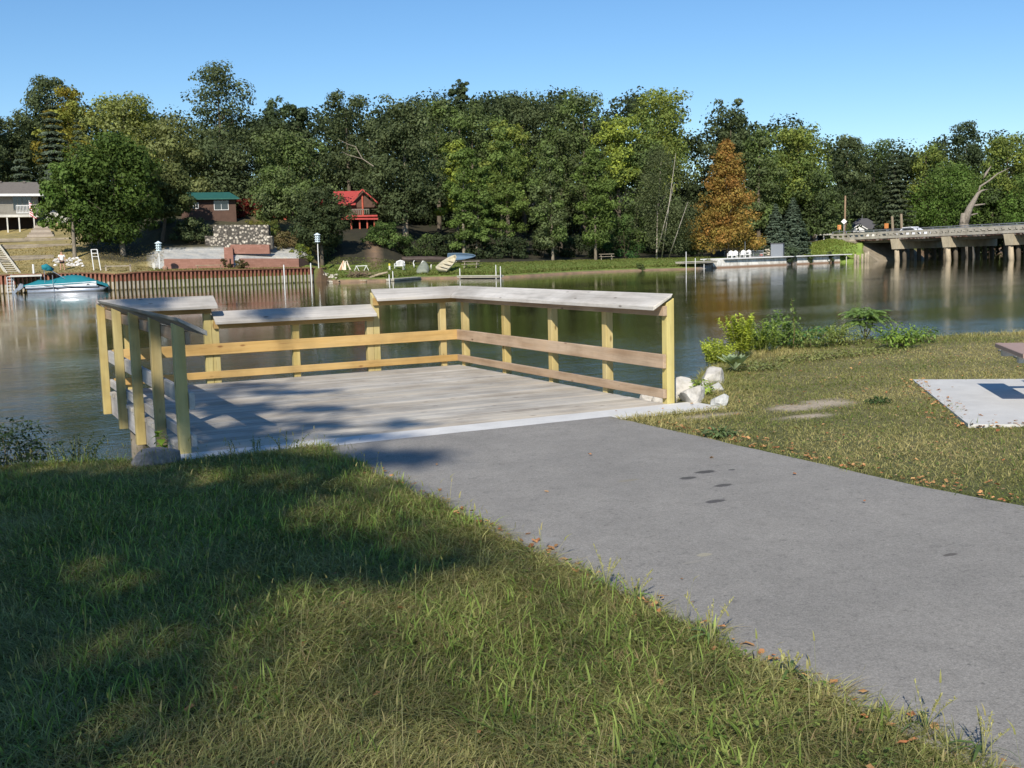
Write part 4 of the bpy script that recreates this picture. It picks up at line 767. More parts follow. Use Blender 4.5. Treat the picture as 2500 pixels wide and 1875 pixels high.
# block terraces and cobble wall below the cabin
def fwall(name, p0, p1, ytop, ybot, D0, D1, mat, label, th=.5, cat='retaining wall', group=None, col=(1, 1, 1), zb=None):
    A, B = atd(p0, ytop, D0), atd(p1, ytop, D1); A2, B2 = atd(p0, ybot, D0), atd(p1, ybot, D1); r = empty(name, [(A[0]+B[0])/2, (A[1]+B[1])/2, min(A2[2], B2[2])], label, cat, group)
    m_ = MB(); m_.col = col; n_ = np.array([*_H[:2], 0])*th
    m_.hexa([(A[0], A[1], A2[2]-.5), (B[0], B[1], B2[2]-.5), (B[0]+n_[0], B[1]+n_[1], B2[2]-.5), (A[0]+n_[0], A[1]+n_[1], A2[2]-.5)], [(A[0], A[1], A[2]), (B[0], B[1], B[2]), (B[0]+n_[0], B[1]+n_[1], B[2]), (A[0]+n_[0], A[1]+n_[1], A[2])]); m_.build('wall', mat, r); return r
fwall('block_wall', 585, 729, 631, 652, 112, 115, M['block'], 'long red block terrace wall directly above the seawall lawn', .6)
fwall('block_wall', 562, 657, 597, 608, 116.5, 117.5, M['block'], 'short upper red block wall between the gravel bed and the cobblestone wall', .6)
fwall('block_wall', 400, 560, 632, 652, 110.5, 112, M['block'], 'shaded brown block wall left of the brick steps behind the birdhouse', .6)
fwall('block_wall', 730, 752, 631, 650, 115.05, 117.5, M['block'], 'short dark return end of the red block terrace by the green slope', .6, col=(.5, .45, .42))
fwall('cobble_wall', 500, 664, 576, 597, 118.2, 119, M['cobble'], 'lower tier of the round cobblestone wall above the gravel bed', 1.0, 'stone wall')
fwall('cobble_wall', 520, 655, 549, 576, 120.4, 121, M['cobble'], 'upper tier of the round cobblestone wall below the green-roofed cabin', 1.0, 'stone wall')
r, f, s = far('block_steps', 573, 112.5, 'red block steps between the gravel bed and the shaded terrace', 'steps')
for i in range(8):
    m_ = MB(f); m_.box(-.35, .55, .2+.5*i, .75+.5*i, -.4+.25*i, .25+.27*i); m_.build('step', M['block'], r)
r, f, s = far('wooden_bench', 527, 109, 'long low wooden bench in the shade on the seawall lawn', 'bench')
m_ = MB(f); m_.col = (.9, .8, .7); m_.box(-1.3, 1.3, 0, .4, .4, .47); m_.build('seat', M['timber'], r)
for xx in (-1.1, 1.1):
    m_ = MB(f); m_.col = (.6, .5, .4); m_.box(xx-.06, xx+.06, .05, .35, -.1, .4); m_.build('leg', M['timber'], r)
# cabin with green roof
D = 127; r, f, s = far('green_roofed_cabin', 548, D, 'small brown cabin with a green metal roof and white-framed window', 'house', z=6.2); X = lambda px: (px-548)*s; Z = lambda py: pz(548, py, D)-6.2
m_ = MB(f); m_.box(X(470), X(598), 0, 6, -1.5, Z(484)); m_.build('wall', M['brown'], r)
m_ = MB(f); m_.hexa([(X(455), -.7, Z(487)), (X(607), -.7, Z(487)), (X(586), 3, Z(467)), (X(462), 3, Z(467))], [(X(455), -.7, Z(484)), (X(607), -.7, Z(484)), (X(586), 3, Z(465)), (X(462), 3, Z(465))])
m_.hexa([(X(455), 6.7, Z(487)), (X(607), 6.7, Z(487)), (X(586), 3.01, Z(467)), (X(462), 3.01, Z(467))], [(X(455), 6.7, Z(484)), (X(607), 6.7, Z(484)), (X(586), 3.01, Z(465)), (X(462), 3.01, Z(465))]); m_.build('roof', M['green_roof'], r)
windows(r, f, [(X(564), Z(501), 1.5, .95, 0), (X(505), Z(501), .5, .6, 0)]); m_ = MB(f); m_.box(X(560), X(577), -.028, -.015, Z(511), Z(491)); m_.build('curtain', M['white'], r)
# red lodge and red shed
D = 150; r, f, s = far('red_cottage', 660, D, 'red-roofed cottage mostly hidden behind trees right of the cabin', 'house', z=5.6); X = lambda px: (px-660)*s; Z = lambda py: pz(660, py, D)-5.6
m_ = MB(f); m_.box(X(641), X(720), 0, 6, -1.5, Z(500)); m_.build('wall', M['redpaint'], r)
m_ = MB(f); gable(m_, X(645), X(800), 0, 6, Z(497), Z(472), 'x', .5); m_.build('roof', M['red_roof'], r)
D = 144; r, f, s = far('red_lodge', 880, D, 'red lodge with a red metal roof, gable window and porch on red posts', 'house', z=4.2); X = lambda px: (px-880)*s; Z = lambda py: pz(880, py, D)-4.2
m_ = MB(f); m_.box(X(832), X(905), 2.0, 9, Z(532), Z(495)); m_.build('wall', M['brown'], r)
m_ = MB(f); m_.prism([(X(905), 2, Z(495)), (X(936), 2, Z(512)), (X(905), 2, Z(465)), (X(874), 2, Z(512))][0:0] or [(X(868), 1.9, Z(505)), (X(938), 1.9, Z(505)), (X(904), 1.9, Z(464))], (0, 5, 0)); m_.build('gable', M['brown'], r)
m_ = MB(f); m_.hexa([(X(826), 1.4, Z(499)), (X(886), 1.4, Z(499)), (X(898), 5.2, Z(463)), (X(834), 5.2, Z(463))], [(X(826), 1.4, Z(496)), (X(886), 1.4, Z(496)), (X(898), 5.2, Z(460)), (X(834), 5.2, Z(460))])
for q in (-1, 1): m_.beam((X(904), 1.2, Z(461)), (X(904+q*38), 1.2, Z(497)), .35, .16)
m_.build('roof', M['red_roof'], r)
m_ = MB(f); m_.box(X(903)-.1, X(903)+.1, 1.7, 1.9, Z(530), Z(470)); m_.build('gable_post', M['redpaint'], r)
m_ = MB(f); m_.box(X(860), X(937), -1.2, 2.0, Z(530), Z(526)); m_.hexa([(X(852), -1.6, Z(536)), (X(938), -1.6, Z(538)), (X(938), 2, Z(528)), (X(860), 2, Z(526))], [(X(852), -1.6, Z(533)), (X(938), -1.6, Z(535)), (X(938), 2, Z(525)), (X(860), 2, Z(523))]); m_.build('porch_roof', M['red_roof'], r)
for xx in (874, 894, 912, 929):
    m_ = MB(f); m_.box(X(xx)-.09, X(xx)+.09, -1.1, -.92, -.3, Z(533)); m_.build('porch_post', M['redpaint'], r)
m_ = MB(f); m_.col = (.8, .8, .8); m_.box(X(876), X(918), -1., -.95, Z(513), Z(511))
for q in range(9): m_.box(X(877+q*5)-.03, X(877+q*5)+.03, -1., -.96, Z(524), Z(512))
m_.build('balcony_railing', M['taupe'], r)
m_ = MB(f); m_.col = (.12, .12, .12); m_.box(X(868), X(936), 1.9, 2.6, -.5, Z(534)); m_.build('lower_wall', M['brown'], r)
# ------------------------------------------------------------------ boats, docks and small things on the far bank
M['teal'] = plain('teal_canvas', (.015, .19, .23), .8, .15, 2, bump=.02); M['alu'] = plain('brushed_aluminium', (.45, .47, .52), .35, .15, 4, .7); M['hullwhite'] = plain('white_hull', (.74, .75, .77), .35, .06, 2); M['black'] = plain('black_plastic', (.03, .03, .035), .5, .2, 4)
D = shoreD(170)-1.6; r, f, s = far('pontoon_boat', 180, D, 'white pontoon boat under a teal cover moored at the red seawall', 'boat', z=-1.); X = lambda px: (px-180)*s; Z = lambda py: pz(180, py, D)+1.
r.location[2] = -1.
for y0 in (.1, 1.9):
    m_ = MB(f); m_.tube([(X(92), y0+.3, .12), (X(240), y0+.3, .12), (X(262), y0+.3, .22), (X(274), y0+.3, .42)], [.33, .33, .25, .04], 12); m_.build('pontoon', M['alu'], r, smooth=True)
m_ = MB(f); m_.box(X(88), X(252), 0, 2.5, .42, .52); m_.build('deck_floor', M['alu'], r)
m_ = MB(f); m_.hexa([(X(88), 0, .52), (X(248), 0, .52), (X(248), 2.5, .52), (X(88), 2.5, .52)], [(X(88), 0, Z(694)), (X(248), 0, Z(688)), (X(248), 2.5, Z(688)), (X(88), 2.5, Z(694))]); hb = m_.build('side_panels', M['hullwhite'], r)
m_ = MB(f); m_.col = (1, 1, 1)
for x0, x1, z0 in ((128, 158, 695), (150, 165, 699), (170, 200, 696), (226, 234, 692)): m_.add([(X(x0), -.012, Z(z0)), (X(x1), -.012, Z(z0+5)), (X(x1)-.35, -.012, Z(z0+5)), (X(x0)+.1, -.012, Z(z0+1.6))], [(0, 1, 2, 3)])
m_.build('side_stripe', M['black'], hb)
xs_ = [84, 100, 118, 135, 150, 170, 195, 215, 235, 248, 262, 275]; zt = [693, 688, 681, 683, 681, 674, 671, 673, 679, 685, 690, 695]; zl = [696, 696, 695.5, 695, 694.5, 694, 693, 692, 691, 693, 698, 703]
V = []; F_ = []
for i, (a, t_, l_) in enumerate(zip(xs_, zt, zl)):
    V += [(X(a), -.05, Z(l_)), (X(a), .35, Z((l_*1+t_*2)/3)), (X(a), 1.25, Z(t_)), (X(a), 2.2, Z((l_+t_*2)/3)), (X(a), 2.55, Z(l_))]
    if i: b = 5*i; F_ += [(b-5+q, b+q, b+q+1, b-4+q) for q in range(4)]
m_ = MB(f); m_.add(V, F_); m_.build('cover', M['teal'], r, smooth=True)
m_ = MB(f); m_.tube([(X(128), .4, Z(651)), (X(136), .5, Z(650)), (X(152), .7, Z(658))], [.2, .3, .16], 8); m_.tube([(X(128), 2.1, Z(651)), (X(136), 2., Z(650)), (X(152), 1.8, Z(658))], [.2, .3, .16], 8); m_.prism([(X(127), .3, Z(655)), (X(130), .3, Z(648)), (X(140), .3, Z(649)), (X(153), .3, Z(659)), (X(138), .3, Z(660))], (0, 1.9, 0)); m_.build('folded_canopy', M['teal'], r, smooth=True)
m_ = MB(f); m_.tube([(X(150), .3, Z(660)), (X(178), .3, Z(680))], .03, 5); m_.tube([(X(140), 2.2, Z(655)), (X(170), 2.2, Z(678))], .03, 5); m_.tube([(X(150), -.05, Z(708)), (X(150), -.05, Z(670))], .025, 5); m_.tube([(X(132), .3, Z(690)), (X(132), .3, Z(656))], .025, 5); m_.build('canopy_frame', M['alu'], r)
m_ = MB(f); m_.prism([(X(66), 1., Z(704)), (X(76), 1., Z(688)), (X(84), 1., Z(691)), (X(83), 1., Z(700)), (X(72), 1., Z(708))], (0, .5, 0)); mo = m_.build('outboard_motor', M['alu'], r, bevel=.05); m_ = MB(f); m_.prism([(X(56), 1.1, Z(710)), (X(67), 1.1, Z(700)), (X(72), 1.1, Z(704)), (X(62), 1.1, Z(714))], (0, .2, 0)); m_.build('propeller_leg', M['alu'], mo)
# small dock and ladder left
r, f, s = far('floating_dock', 78, shoreD(78)-1.0, 'small white dock platform behind the pontoon boat motor', 'dock', z=-1.); Z = lambda py: pz(78, py, shoreD(78)-1)+1
m_ = MB(f); m_.box(-1.1, 1.5, -.5, 1.3, Z(675), Z(671)); m_.build('deck_planks', M['oldwhite'], r)
for xx in (-1., 1.4):
    m_ = MB(f); m_.tube([(xx, 0, -1), (xx, 0, Z(669))], .05, 6); m_.build('leg', M['alu'], r)
r, f, s = far('dock_ladder', 45, shoreD(45)-1.2, 'white metal ladder going into the water at the far left', 'ladder', z=-1.); Z = lambda py: pz(45, py, shoreD(45)-1.2)+1
for xx in (-.27, .27):
    m_ = MB(f); m_.tube([(xx, 0, -.4), (xx, 0, Z(676))], .035, 6); m_.build('rail', M['white'], r)
m_ = MB(f)
for q in range(6): m_.tube([(-.27, 0, .15+q*.27), (.27, 0, .15+q*.27)], .03, 5)
m_.build('rungs', M['white'], r)
r, f, s = far('white_post', 103, shoreD(103)+.6, 'short white post standing on the seawall left of the person', 'post'); m_ = MB(f); m_.tube([(0, 0, -.1), (0, 0, .85)], .09, 8); m_.build('post', M['white'], r)
r, f, s = far('pool_ladder', 257, shoreD(257)+1.5, 'tall white ladder frame standing on the lawn by the seawall', 'ladder')
for q, (a, b) in enumerate((((-.3, 0, 0), (-.42, .5, 1.95)), ((.3, 0, 0), (.1, .5, 1.95)))):
    m_ = MB(f); m_.tube([a, b], .045, 6); m_.build('rail', M['white'], r)
m_ = MB(f); m_.tube([(-.42, .5, 1.95), (.1, .5, 1.95)], .04, 5); m_.tube([(-.4, .42, 1.6), (.13, .42, 1.6)], .04, 5); m_.tube([(-.38, .36, 1.3), (.16, .36, 1.3)], .03, 5); m_.build('rungs', M['white'], r)
r, f, s = far('timber_rail', 308, shoreD(308)+1.2, 'low weathered timber rail on two posts on the seawall edge', 'railing')
m_ = MB(f); m_.box(-1.2, 1.15, 0, .12, .42, .52); m_.build('rail', M['timber'], r)
for xx in (-1.1, 1.05):
    m_ = MB(f); m_.box(xx-.07, xx+.07, 0, .14, -.1, .62); m_.build('post', M['timber'], r)
# stones under the tree behind the person: each its own
for q in range(34):
    px = R_.uniform(155, 228); D = R_.uniform(104.5, 108.5); p_ = spot(px, D); sz = R_.uniform(.12, .3)
    if px > 168 and px < 182: continue
    c0 = R_.uniform(.45, .75); o = rock(p_[0], p_[1], p_[2]+sz*.3, sz, sz*.8, sz*.7, (c0, c0*.96, c0*.9), 'pale boulder in the left bank rock pile, '+('left of the person' if px < 168 else ('right behind the person' if px < 195 else ('at the foot of the slim tree' if px < 213 else 'at the right end of the pile'))), 'boulder', 'boulders in the rock pile', 60+q % 5)
# person
pr = spot(173, shoreD(173)+2.2); D = shoreD(173)+2.2; f = Fr(pr, YAW+math.atan((173-1250)/FPX)); per = empty('person', pr, 'person in a white T-shirt and dark shorts standing on the seawall with back turned', 'person')
M['skin'] = plain('skin', (.52, .30, .21), .6, .05, 5); M['cloth_w'] = plain('white_cotton', (.78, .77, .76), .8, .06, 5); M['cloth_d'] = plain('dark_shorts', (.03, .025, .03), .85, .2, 5); M['hair'] = plain('brown_hair', (.10, .07, .05), .7, .2, 8)
def skin(name, J, E, mat, parent, fr, sub=2):
    me = bpy.data.meshes.new(name); me.from_pydata([tuple(fr.P(*j[:3])-np.array(parent.location)) for j in J], E, []); o = bpy.data.objects.new(name, me); COL.objects.link(o); o.parent = parent
    md = o.modifiers.new('s', 'SKIN'); 
    for i, j in enumerate(J): me.skin_vertices[0].data[i].radius = (j[3], j[4] if len(j) > 4 else j[3])
    me.skin_vertices[0].data[0].use_root = True; sb = o.modifiers.new('u', 'SUBSURF'); sb.levels = sb.render_levels = sub; me.materials.append(mat)
    dg = bpy.context.evaluated_depsgraph_get(); m2 = bpy.data.meshes.new_from_object(o.evaluated_get(dg)); o.modifiers.clear(); o.data = m2; m2.polygons.foreach_set('use_smooth', [True]*len(m2.polygons)); at = m2.color_attributes.get('col') or m2.color_attributes.new('col', 'FLOAT_COLOR', 'POINT'); at.data.foreach_set('color', np.ones(len(m2.vertices)*4, np.float32)); return o
J = [(0, 0, .92, .15, .11), (0, 0, 1.15, .14, .10), (0, 0, 1.40, .17, .10), (0, 0, 1.50, .06), (0, -.01, 1.60, .085), (0, -.01, 1.70, .09), (-.20, 0, 1.40, .055), (-.27, .0, 1.14, .042), (-.20, -.16, .98, .032), (-.12, -.22, 1.0, .03), (.20, 0, 1.40, .055), (.29, .0, 1.14, .042), (.31, -.04, .92, .032), (.30, -.05, .82, .035),
     (-.10, 0, .80, .09), (-.13, 0, .48, .06), (-.15, .03, .10, .04), (-.16, -.08, .03, .04), (.10, 0, .80, .09), (.14, 0, .48, .06), (.18, .03, .10, .04), (.20, -.08, .03, .04)]
E_ = [(0, 1), (1, 2), (2, 3), (3, 4), (4, 5), (2, 6), (6, 7), (7, 8), (8, 9), (2, 10), (10, 11), (11, 12), (12, 13), (0, 14), (14, 15), (15, 16), (16, 17), (0, 18), (18, 19), (19, 20), (20, 21)]
skin('body', J, E_, M['skin'], per, f)
skin('shirt', [(0, 0, .86, .20, .15), (0, 0, 1.2, .19, .14), (0, 0, 1.42, .20, .125), (-.20, 0, 1.38, .085), (-.27, 0, 1.2, .075), (.20, 0, 1.38, .085), (.28, 0, 1.2, .075)], [(0, 1), (1, 2), (2, 3), (3, 4), (2, 5), (5, 6)], M['cloth_w'], per, f)
skin('shorts', [(0, 0, .96, .185, .135), (-.11, 0, .78, .125), (-.13, 0, .58, .11), (.11, 0, .78, .12), (.14, 0, .58, .11)], [(0, 1), (1, 2), (0, 3), (3, 4)], M['cloth_d'], per, f)
skin('hair', [(0, .0, 1.70, .098), (0, .0, 1.76, .07)], [(0, 1)], M['hair'], per, f)
# birdhouses
M['bird'] = plain('pale_blue_white_metal', (.62, .72, .76), .5, .08, 6)
def birdhouse(px, D, pytop, label):
    r, f, s = far('birdhouse', px, D, label, 'birdhouse', 'round birdhouses on poles'); z1 = pz(px, pytop, D)-r.location[2]
    m_ = MB(f); m_.tube([(0, 0, -.2), (0, 0, z1-.95)], .05, 7); m_.build('pole', M['white'], r)
    for q in range(3):
        m_ = MB(f); zz = z1-.95+q*.24; m_.tube([(0, 0, zz), (0, 0, zz+.03)], .33, 12); m_.build('floor_ring', M['bird'], r); m_ = MB(f); m_.tube([(0, 0, zz+.03), (0, 0, zz+.24)], .25, 12); b = m_.build('nest_tier', M['bird'], r)
        m_ = MB(f)
        for a in range(8):
            t_ = a*.785+.4; m_.box(math.cos(t_)*.245-.035, math.cos(t_)*.245+.035, math.sin(t_)*.245-.035, math.sin(t_)*.245+.035, zz+.08, zz+.17)
        m_.build('holes', M['black'], b)
    m_ = MB(f); m_.tube([(0, 0, z1-.23), (0, 0, z1-.19), (0, 0, z1)], [.36, .34, .02], 12); m_.build('roof', M['bird'], r)
birdhouse(408, shoreD(408)+3.5, 588, 'round white birdhouse on a pole in front of the shaded left terrace')
birdhouse(791, shoreD(791)+1.0, 568, 'round white birdhouse on a pole at the right end of the red seawall')
r, f, s = far('utility_box', 394, shoreD(394)+3., 'small white utility box on the lawn left of the birdhouse', 'box'); m_ = MB(f); m_.box(-.14, .14, 0, .2, .15, .6); m_.build('box', M['oldwhite'], r, bevel=.02); m_ = MB(f); m_.box(-.06, .06, .05, .15, -.1, .15); m_.build('foot', M['oldwhite'], r)
r, f, s = far('wheel_planter', 421, shoreD(421)+3., 'small round rusty planter on the lawn right of the birdhouse', 'planter'); m_ = MB(f); m_.tube([(0, 0, .0), (0, 0, .25), (0, 0, .42)], [.2, .28, .12], 9); m_.build('pot', M['rust'], r)
for px, y0, D, lb in ((707, 646, shoreD(707)-2.2, 'left one of two tall grey poles standing in the river before the seawall'), (772, 642, shoreD(772)-.8, 'right one of two tall grey poles standing in the river before the seawall')):
    r, f, s = far('mooring_pole', px, D, lb, 'pole', 'mooring poles before the red seawall', z=-1.); z1 = pz(px, y0, D)+1; m_ = MB(f); m_.tube([(0, 0, -1.), (0, 0, z1)], .06, 7); m_.build('pole', M['white'], r)
# things on the lawn
def chair_far(px, D, label, name='lawn_chair', wd=.85, group=None):
    r, f, s = far(name, px, D, label, 'chair', group, turn=.3)
    m_ = MB(f); m_.box(-wd/2, wd/2, -.3, .3, .34, .42); m_.build('seat', M['white'], r, bevel=.03)
    m_ = MB(f); m_.tube([(-wd/2, .3, .42), (-wd*.42, .36, .85), (0, .38, .98), (wd*.42, .36, .85), (wd/2, .3, .42)], .05, 6)
    for q in range(7): xx = -wd*.42+q*wd*.14; m_.box(xx-.04, xx+.04, .3, .35, .42, .92-.2*(xx/wd*2)**2)
    m_.build('backrest', M['white'], r)
    for xx in (-wd/2+.04, wd/2-.04):
        m_ = MB(f); m_.tube([(xx, -.3, .38), (xx, -.3, .62), (xx, .3, .66)], .04, 5); m_.build('armrest', M['white'], r)
        for yy in (-.26, .28):
            m_ = MB(f); m_.tube([(xx, yy, -.02), (xx, yy, .36)], .035, 5); m_.build('leg', M['white'], r)
D = shoreD(986)+6.2; chair_far(986, D, 'big white garden chair on the lawn left of the boats', wd=1.)
r, f, s = far('yellow_marker', 962, shoreD(962)+6.5, 'short white marker post with a yellow top left of the garden chair', 'marker'); m_ = MB(f); m_.tube([(0, 0, -.1), (0, 0, .42)], .1, 7); m_.build('post', M['oldwhite'], r); m_ = MB(f); m_.col = (.9, .8, .1); m_.tube([(0, 0, .42), (0, 0, .66)], .105, 7); m_.build('top', M['white'], r)
r, f, s = far('heron_ornament', 1021, shoreD(1021)+7., 'white curved bird ornament standing between the chair and the rack of the dark canoe', 'ornament'); m_ = MB(f); m_.tube([(0, 0, 0), (0, 0, .35), (-.08, 0, .55), (.02, 0, .8), (.12, 0, .82)], [.03, .09, .05, .04, .02], 7); m_.build('body', M['white'], r, smooth=True)
r, f, s = far('bird_ornament', 1062, shoreD(1062)+5., 'small white upright ornament between the two grounded boats', 'ornament'); m_ = MB(f); m_.tube([(0, 0, 0), (0, 0, .4), (.03, 0, .6)], [.05, .09, .04], 7); m_.build('body', M['oldwhite'], r, smooth=True)
def hull(name, px, D, L, W_, Hh, mat, label, rx=0., rz=0., rz2=0., lift=0., seats=0, inner=None, cat='boat'):
    p = spot(px, D); r = empty(name, p+np.array([0, 0, lift]), label, cat)
    ma = Matrix.Rotation(-(YAW+math.atan((px-1250)/FPX))+rz, 4, 'Z') @ Matrix.Rotation(rx, 4, 'X') @ Matrix.Rotation(rz2, 4, 'Y')
    class F2:
        def P(s_, x, y, z): q = ma @ Vector((x, y, z)); return np.array(q)+np.array(r.location)
    V = []; F_ = []; N = 12; K = 9
    for i in range(N+1):
        t_ = i/N; x = -L/2+L*t_; ww = W_/2*min(1, (math.sin(math.pi*min(t_*.62+.38, 1)))**.6)*(1 if t_ < .95 else .6); dd = Hh*(1-.35*max(0, t_-.6)/.4); sheer = .12*t_*t_
        for q in range(K): a = math.pi*q/(K-1); V.append((x, -math.cos(a)*ww*(1 if abs(math.cos(a)) > .9 else .92), -math.sin(a)**.7*dd+Hh+sheer))
        if i: F_ += [((i-1)*K+q, i*K+q, i*K+q+1, (i-1)*K+q+1) for q in range(K-1)]
    F_ += [tuple(range(K))]
    m_ = MB(F2()); m_.add(V, F_); o = m_.build('hull', mat, r, smooth=True); sd = o.modifiers.new('s', 'SOLIDIFY'); sd.thickness = .035
    for q in range(seats):
        x = -L/2+L*(q+1)/(seats+1.2); m_ = MB(F2()); m_.box(x-.13, x+.13, -W_*.42, W_*.42, Hh*.62, Hh*.7); m_.build('seat', inner or mat, r)
    m_ = MB(F2()); g_ = [V[i*K] for i in range(N+1)]; m_.tube(g_, .035, 5); g_ = [V[i*K+K-1] for i in range(N+1)]; m_.tube(g_, .035, 5); m_.build('gunwale', inner or mat, r)
    return r
M['olive'] = plain('olive_paint', (.30, .29, .20), .7, .2, 3); M['sand'] = plain('sun_bleached_alu', (.52, .47, .34), .6, .2, 3); M['dkhull'] = plain('dark_brown_hull', (.075, .055, .045), .6, .3, 2); M['blue'] = plain('shade_dimmed_blue_hull', (.10, .16, .23), .6, .15, 2); M['grgreen'] = plain('grey_green_paint', (.23, .25, .20), .8, .2, 3)  # the blue hull is dimmed, tree shade put into its colour
hull('rowboat', 1104, shoreD(1104)+3.8, 3.4, 1.4, .5, M['sand'], 'open weathered rowboat pulled up on the grass beside the left end of the plank dock', rx=.2, rz=1.15, rz2=-.38, lift=.5, seats=3, inner=M['sand'])
hull('overturned_rowboat', 1043, shoreD(1043)+3.2, 3.0, 1.3, .42, M['grgreen'], 'grey-green rowboat lying bottom up on the bank left of the open rowboat', rx=math.pi-.0, rz=1.45, rz2=.42, lift=.85)
r_ = hull('canoe', 1052, shoreD(1052)+9.5, 5.6, .95, .42, M['dkhull'], 'dark brown canoe upside down on a low white rack under the trees', rx=math.pi, rz=.05, lift=1.05)
r, f, s = far('boat_rack', 1062, shoreD(1062)+9.3, 'low white rack of two trestles holding the dark canoe', 'rack')
for xx in (-.9, 2.0):
    m_ = MB(f); m_.beam((xx-.35, 0, 0), (xx, 0, .55), .08, .08); m_.beam((xx+.35, 0, 0), (xx, 0, .55), .08, .08); m_.build('trestle', M['white'], r)
hull('canoe', 1138, shoreD(1138)+15, 3.4, .9, .4, M['blue'], 'pale blue canoe lying on its side in the tree shade', rx=1.1, rz=-.25, rz2=.0, lift=.5)
def ptable(px, D, label, turn=.2):
    r, f, s = far('picnic_table', px, D, label, 'table', turn=turn)
    m_ = MB(f); m_.box(-.95, .95, -.38, .38, .72, .77); m_.build('tabletop', M['timber'], r)
    for yy in (-.75, .5):
        m_ = MB(f); m_.box(-.95, .95, yy, yy+.26, .42, .46); m_.build('seat', M['timber'], r)
    for xx in (-.7, .62):
        m_ = MB(f); m_.beam((xx, -.7, 0), (xx, -.1, .72), .06, .1); m_.beam((xx, .7, 0), (xx, .1, .72), .06, .1); m_.beam((xx+.05, -.75, .38), (xx+.05, .75, .38), .05, .1); m_.build('leg', M['timber'], r)
ptable(1160, shoreD(1160)+6.0, 'brown picnic table on the sunny lawn right of the open rowboat'); ptable(1485, shoreD(1485)+11.5, 'grey picnic table in the shade beside a slim trunk on the right lawn', -.1)
def dock(name, p0, p1, D0, D1, zt, posts, label, w_=1.1, mat='oldwhite', ph=None):
    A, B = spot(p0, D0), spot(p1, D1); r = empty(name, [(A[0]+B[0])/2, (A[1]+B[1])/2, -1.], label, 'dock'); m_ = MB(); m_.col = (.85, .83, .78); m_.beam((A[0], A[1], zt), (B[0], B[1], zt), w_, .07); m_.build('deck_planks', M[mat], r); m_ = MB(); m_.col = (.6, .57, .5); m_.beam((A[0], A[1], zt-.12), (B[0], B[1], zt-.12), w_*.9, .15); m_.build('frame', M[mat], r)
    for px, D, zz in posts:
        q = spot(px, D); m_ = MB(); m_.tube([(q[0], q[1], -1.5), (q[0], q[1], zz)], .045, 6); m_.build('post', M['white'], r)
dock('plank_dock', 1130, 1230, shoreD(1130)-.2, shoreD(1230)-.7, -.72, [(1131, shoreD(1131)-.6, .05), (1218, shoreD(1218)-1.1, .35), (1229, shoreD(1229)-1.1, .2)], 'grey plank dock with white posts at the middle of the far shore', .9)
dock('low_dock', 962, 1028, shoreD(962)-.2, shoreD(1028)-.4, -.78, [(960, shoreD(960)-.5, -.3), (969, shoreD(969)-.3, .0)], 'low broken dock with a white block at the water edge below the garden chair', .9)
dock('raised_dock', 1661, 1742, shoreD(1661)+1.0, shoreD(1742)-.5, -.12, [(1677, shoreD(1677)-.4, 1.1), (1699, shoreD(1699)-.5, .3), (1720, shoreD(1720)-.5, .1)], 'raised grey dock on posts at the left end of the concrete seawall', 1.6)
for p0, D0, p1, D1, z0, z1, rr, lb in ((913, 1.2, 957, .8, -.62, -.1, .14, 'pale driftwood log propped up on the shore below the path'), (812, .0, 905, .0, -.86, -.86, .12, 'long driftwood log lying along the waterline right of the red seawall'), (840, .2, 836, -.1, -.9, -.8, .1, 'short log stub at the waterline beside the seawall end')):
    A, B = spot(p0, shoreD(p0)+D0), spot(p1, shoreD(p1)+D1); A[2] = z0; B[2] = z1; r = empty('driftwood', (A+B)/2, lb, 'log'); m_ = MB(); m_.col = (3.2, 2.9, 2.4); m_.tube([A, (A+B)/2+np.array([0, 0, .05]), B], [rr, rr*.9, rr*.6], 7); m_.build('log', M['bark'], r, smooth=True)
for q in range(16):
    px = R_.uniform(800, 836); p_ = spot(px, shoreD(px)+R_.uniform(-.2, 3)); sz = R_.uniform(.15, .32); rock(p_[0], p_[1], p_[2]+.05, sz, sz*.8, sz*.6, (.5, .46, .38), 'pale stone in the heap at the right end of the red seawall', 'boulder', 'stones at the end of the red seawall', 80+q % 4)
r, f, s = far('brush_pile', 888, shoreD(888)+1.4, 'heap of dry brown brush on the shore left of the propped log', 'brush'); m_ = MB(f); m_.col = (1.6, 1.3, 1.)
for q in range(60): a = R_.uniform(0, 6.3); m_.beam((R_.normal(0, .6), R_.normal(0, .3), R_.uniform(0, .3)), (R_.normal(0, .9), R_.normal(0, .4), R_.uniform(.1, .75)), .04, .04)
m_.build('twigs', M['bark'], r)
r, f, s = far('firewood_stack', 855, shoreD(855)+6.5, 'leaning bundle of pale split boards at the foot of the shaded slope', 'wood pile'); m_ = MB(f)
for q in range(12): a = R_.uniform(-.5, .5); m_.col = (1.2, 1.1, .95) if q % 3 else (.9, .5, .3); m_.beam((a*1.6, 0, 0), (a*.6, .4, R_.uniform(.6, 1.)), .1, .05)
m_.build('boards', M['oldwhite'], r)
r, f, s = far('sawhorse', 894, shoreD(894)+6., 'small white sawhorse on the lawn right of the leaning boards', 'sawhorse')
for xx in (-.5, .5):
    m_ = MB(f); m_.beam((xx-.25, 0, 0), (xx, 0, .5), .05, .05); m_.beam((xx+.25, 0, 0), (xx, 0, .5), .05, .05); m_.build('leg', M['white'], r)
m_ = MB(f); m_.beam((-.6, 0, .5), (.6, 0, .52), .06, .06); m_.build('top', M['white'], r)
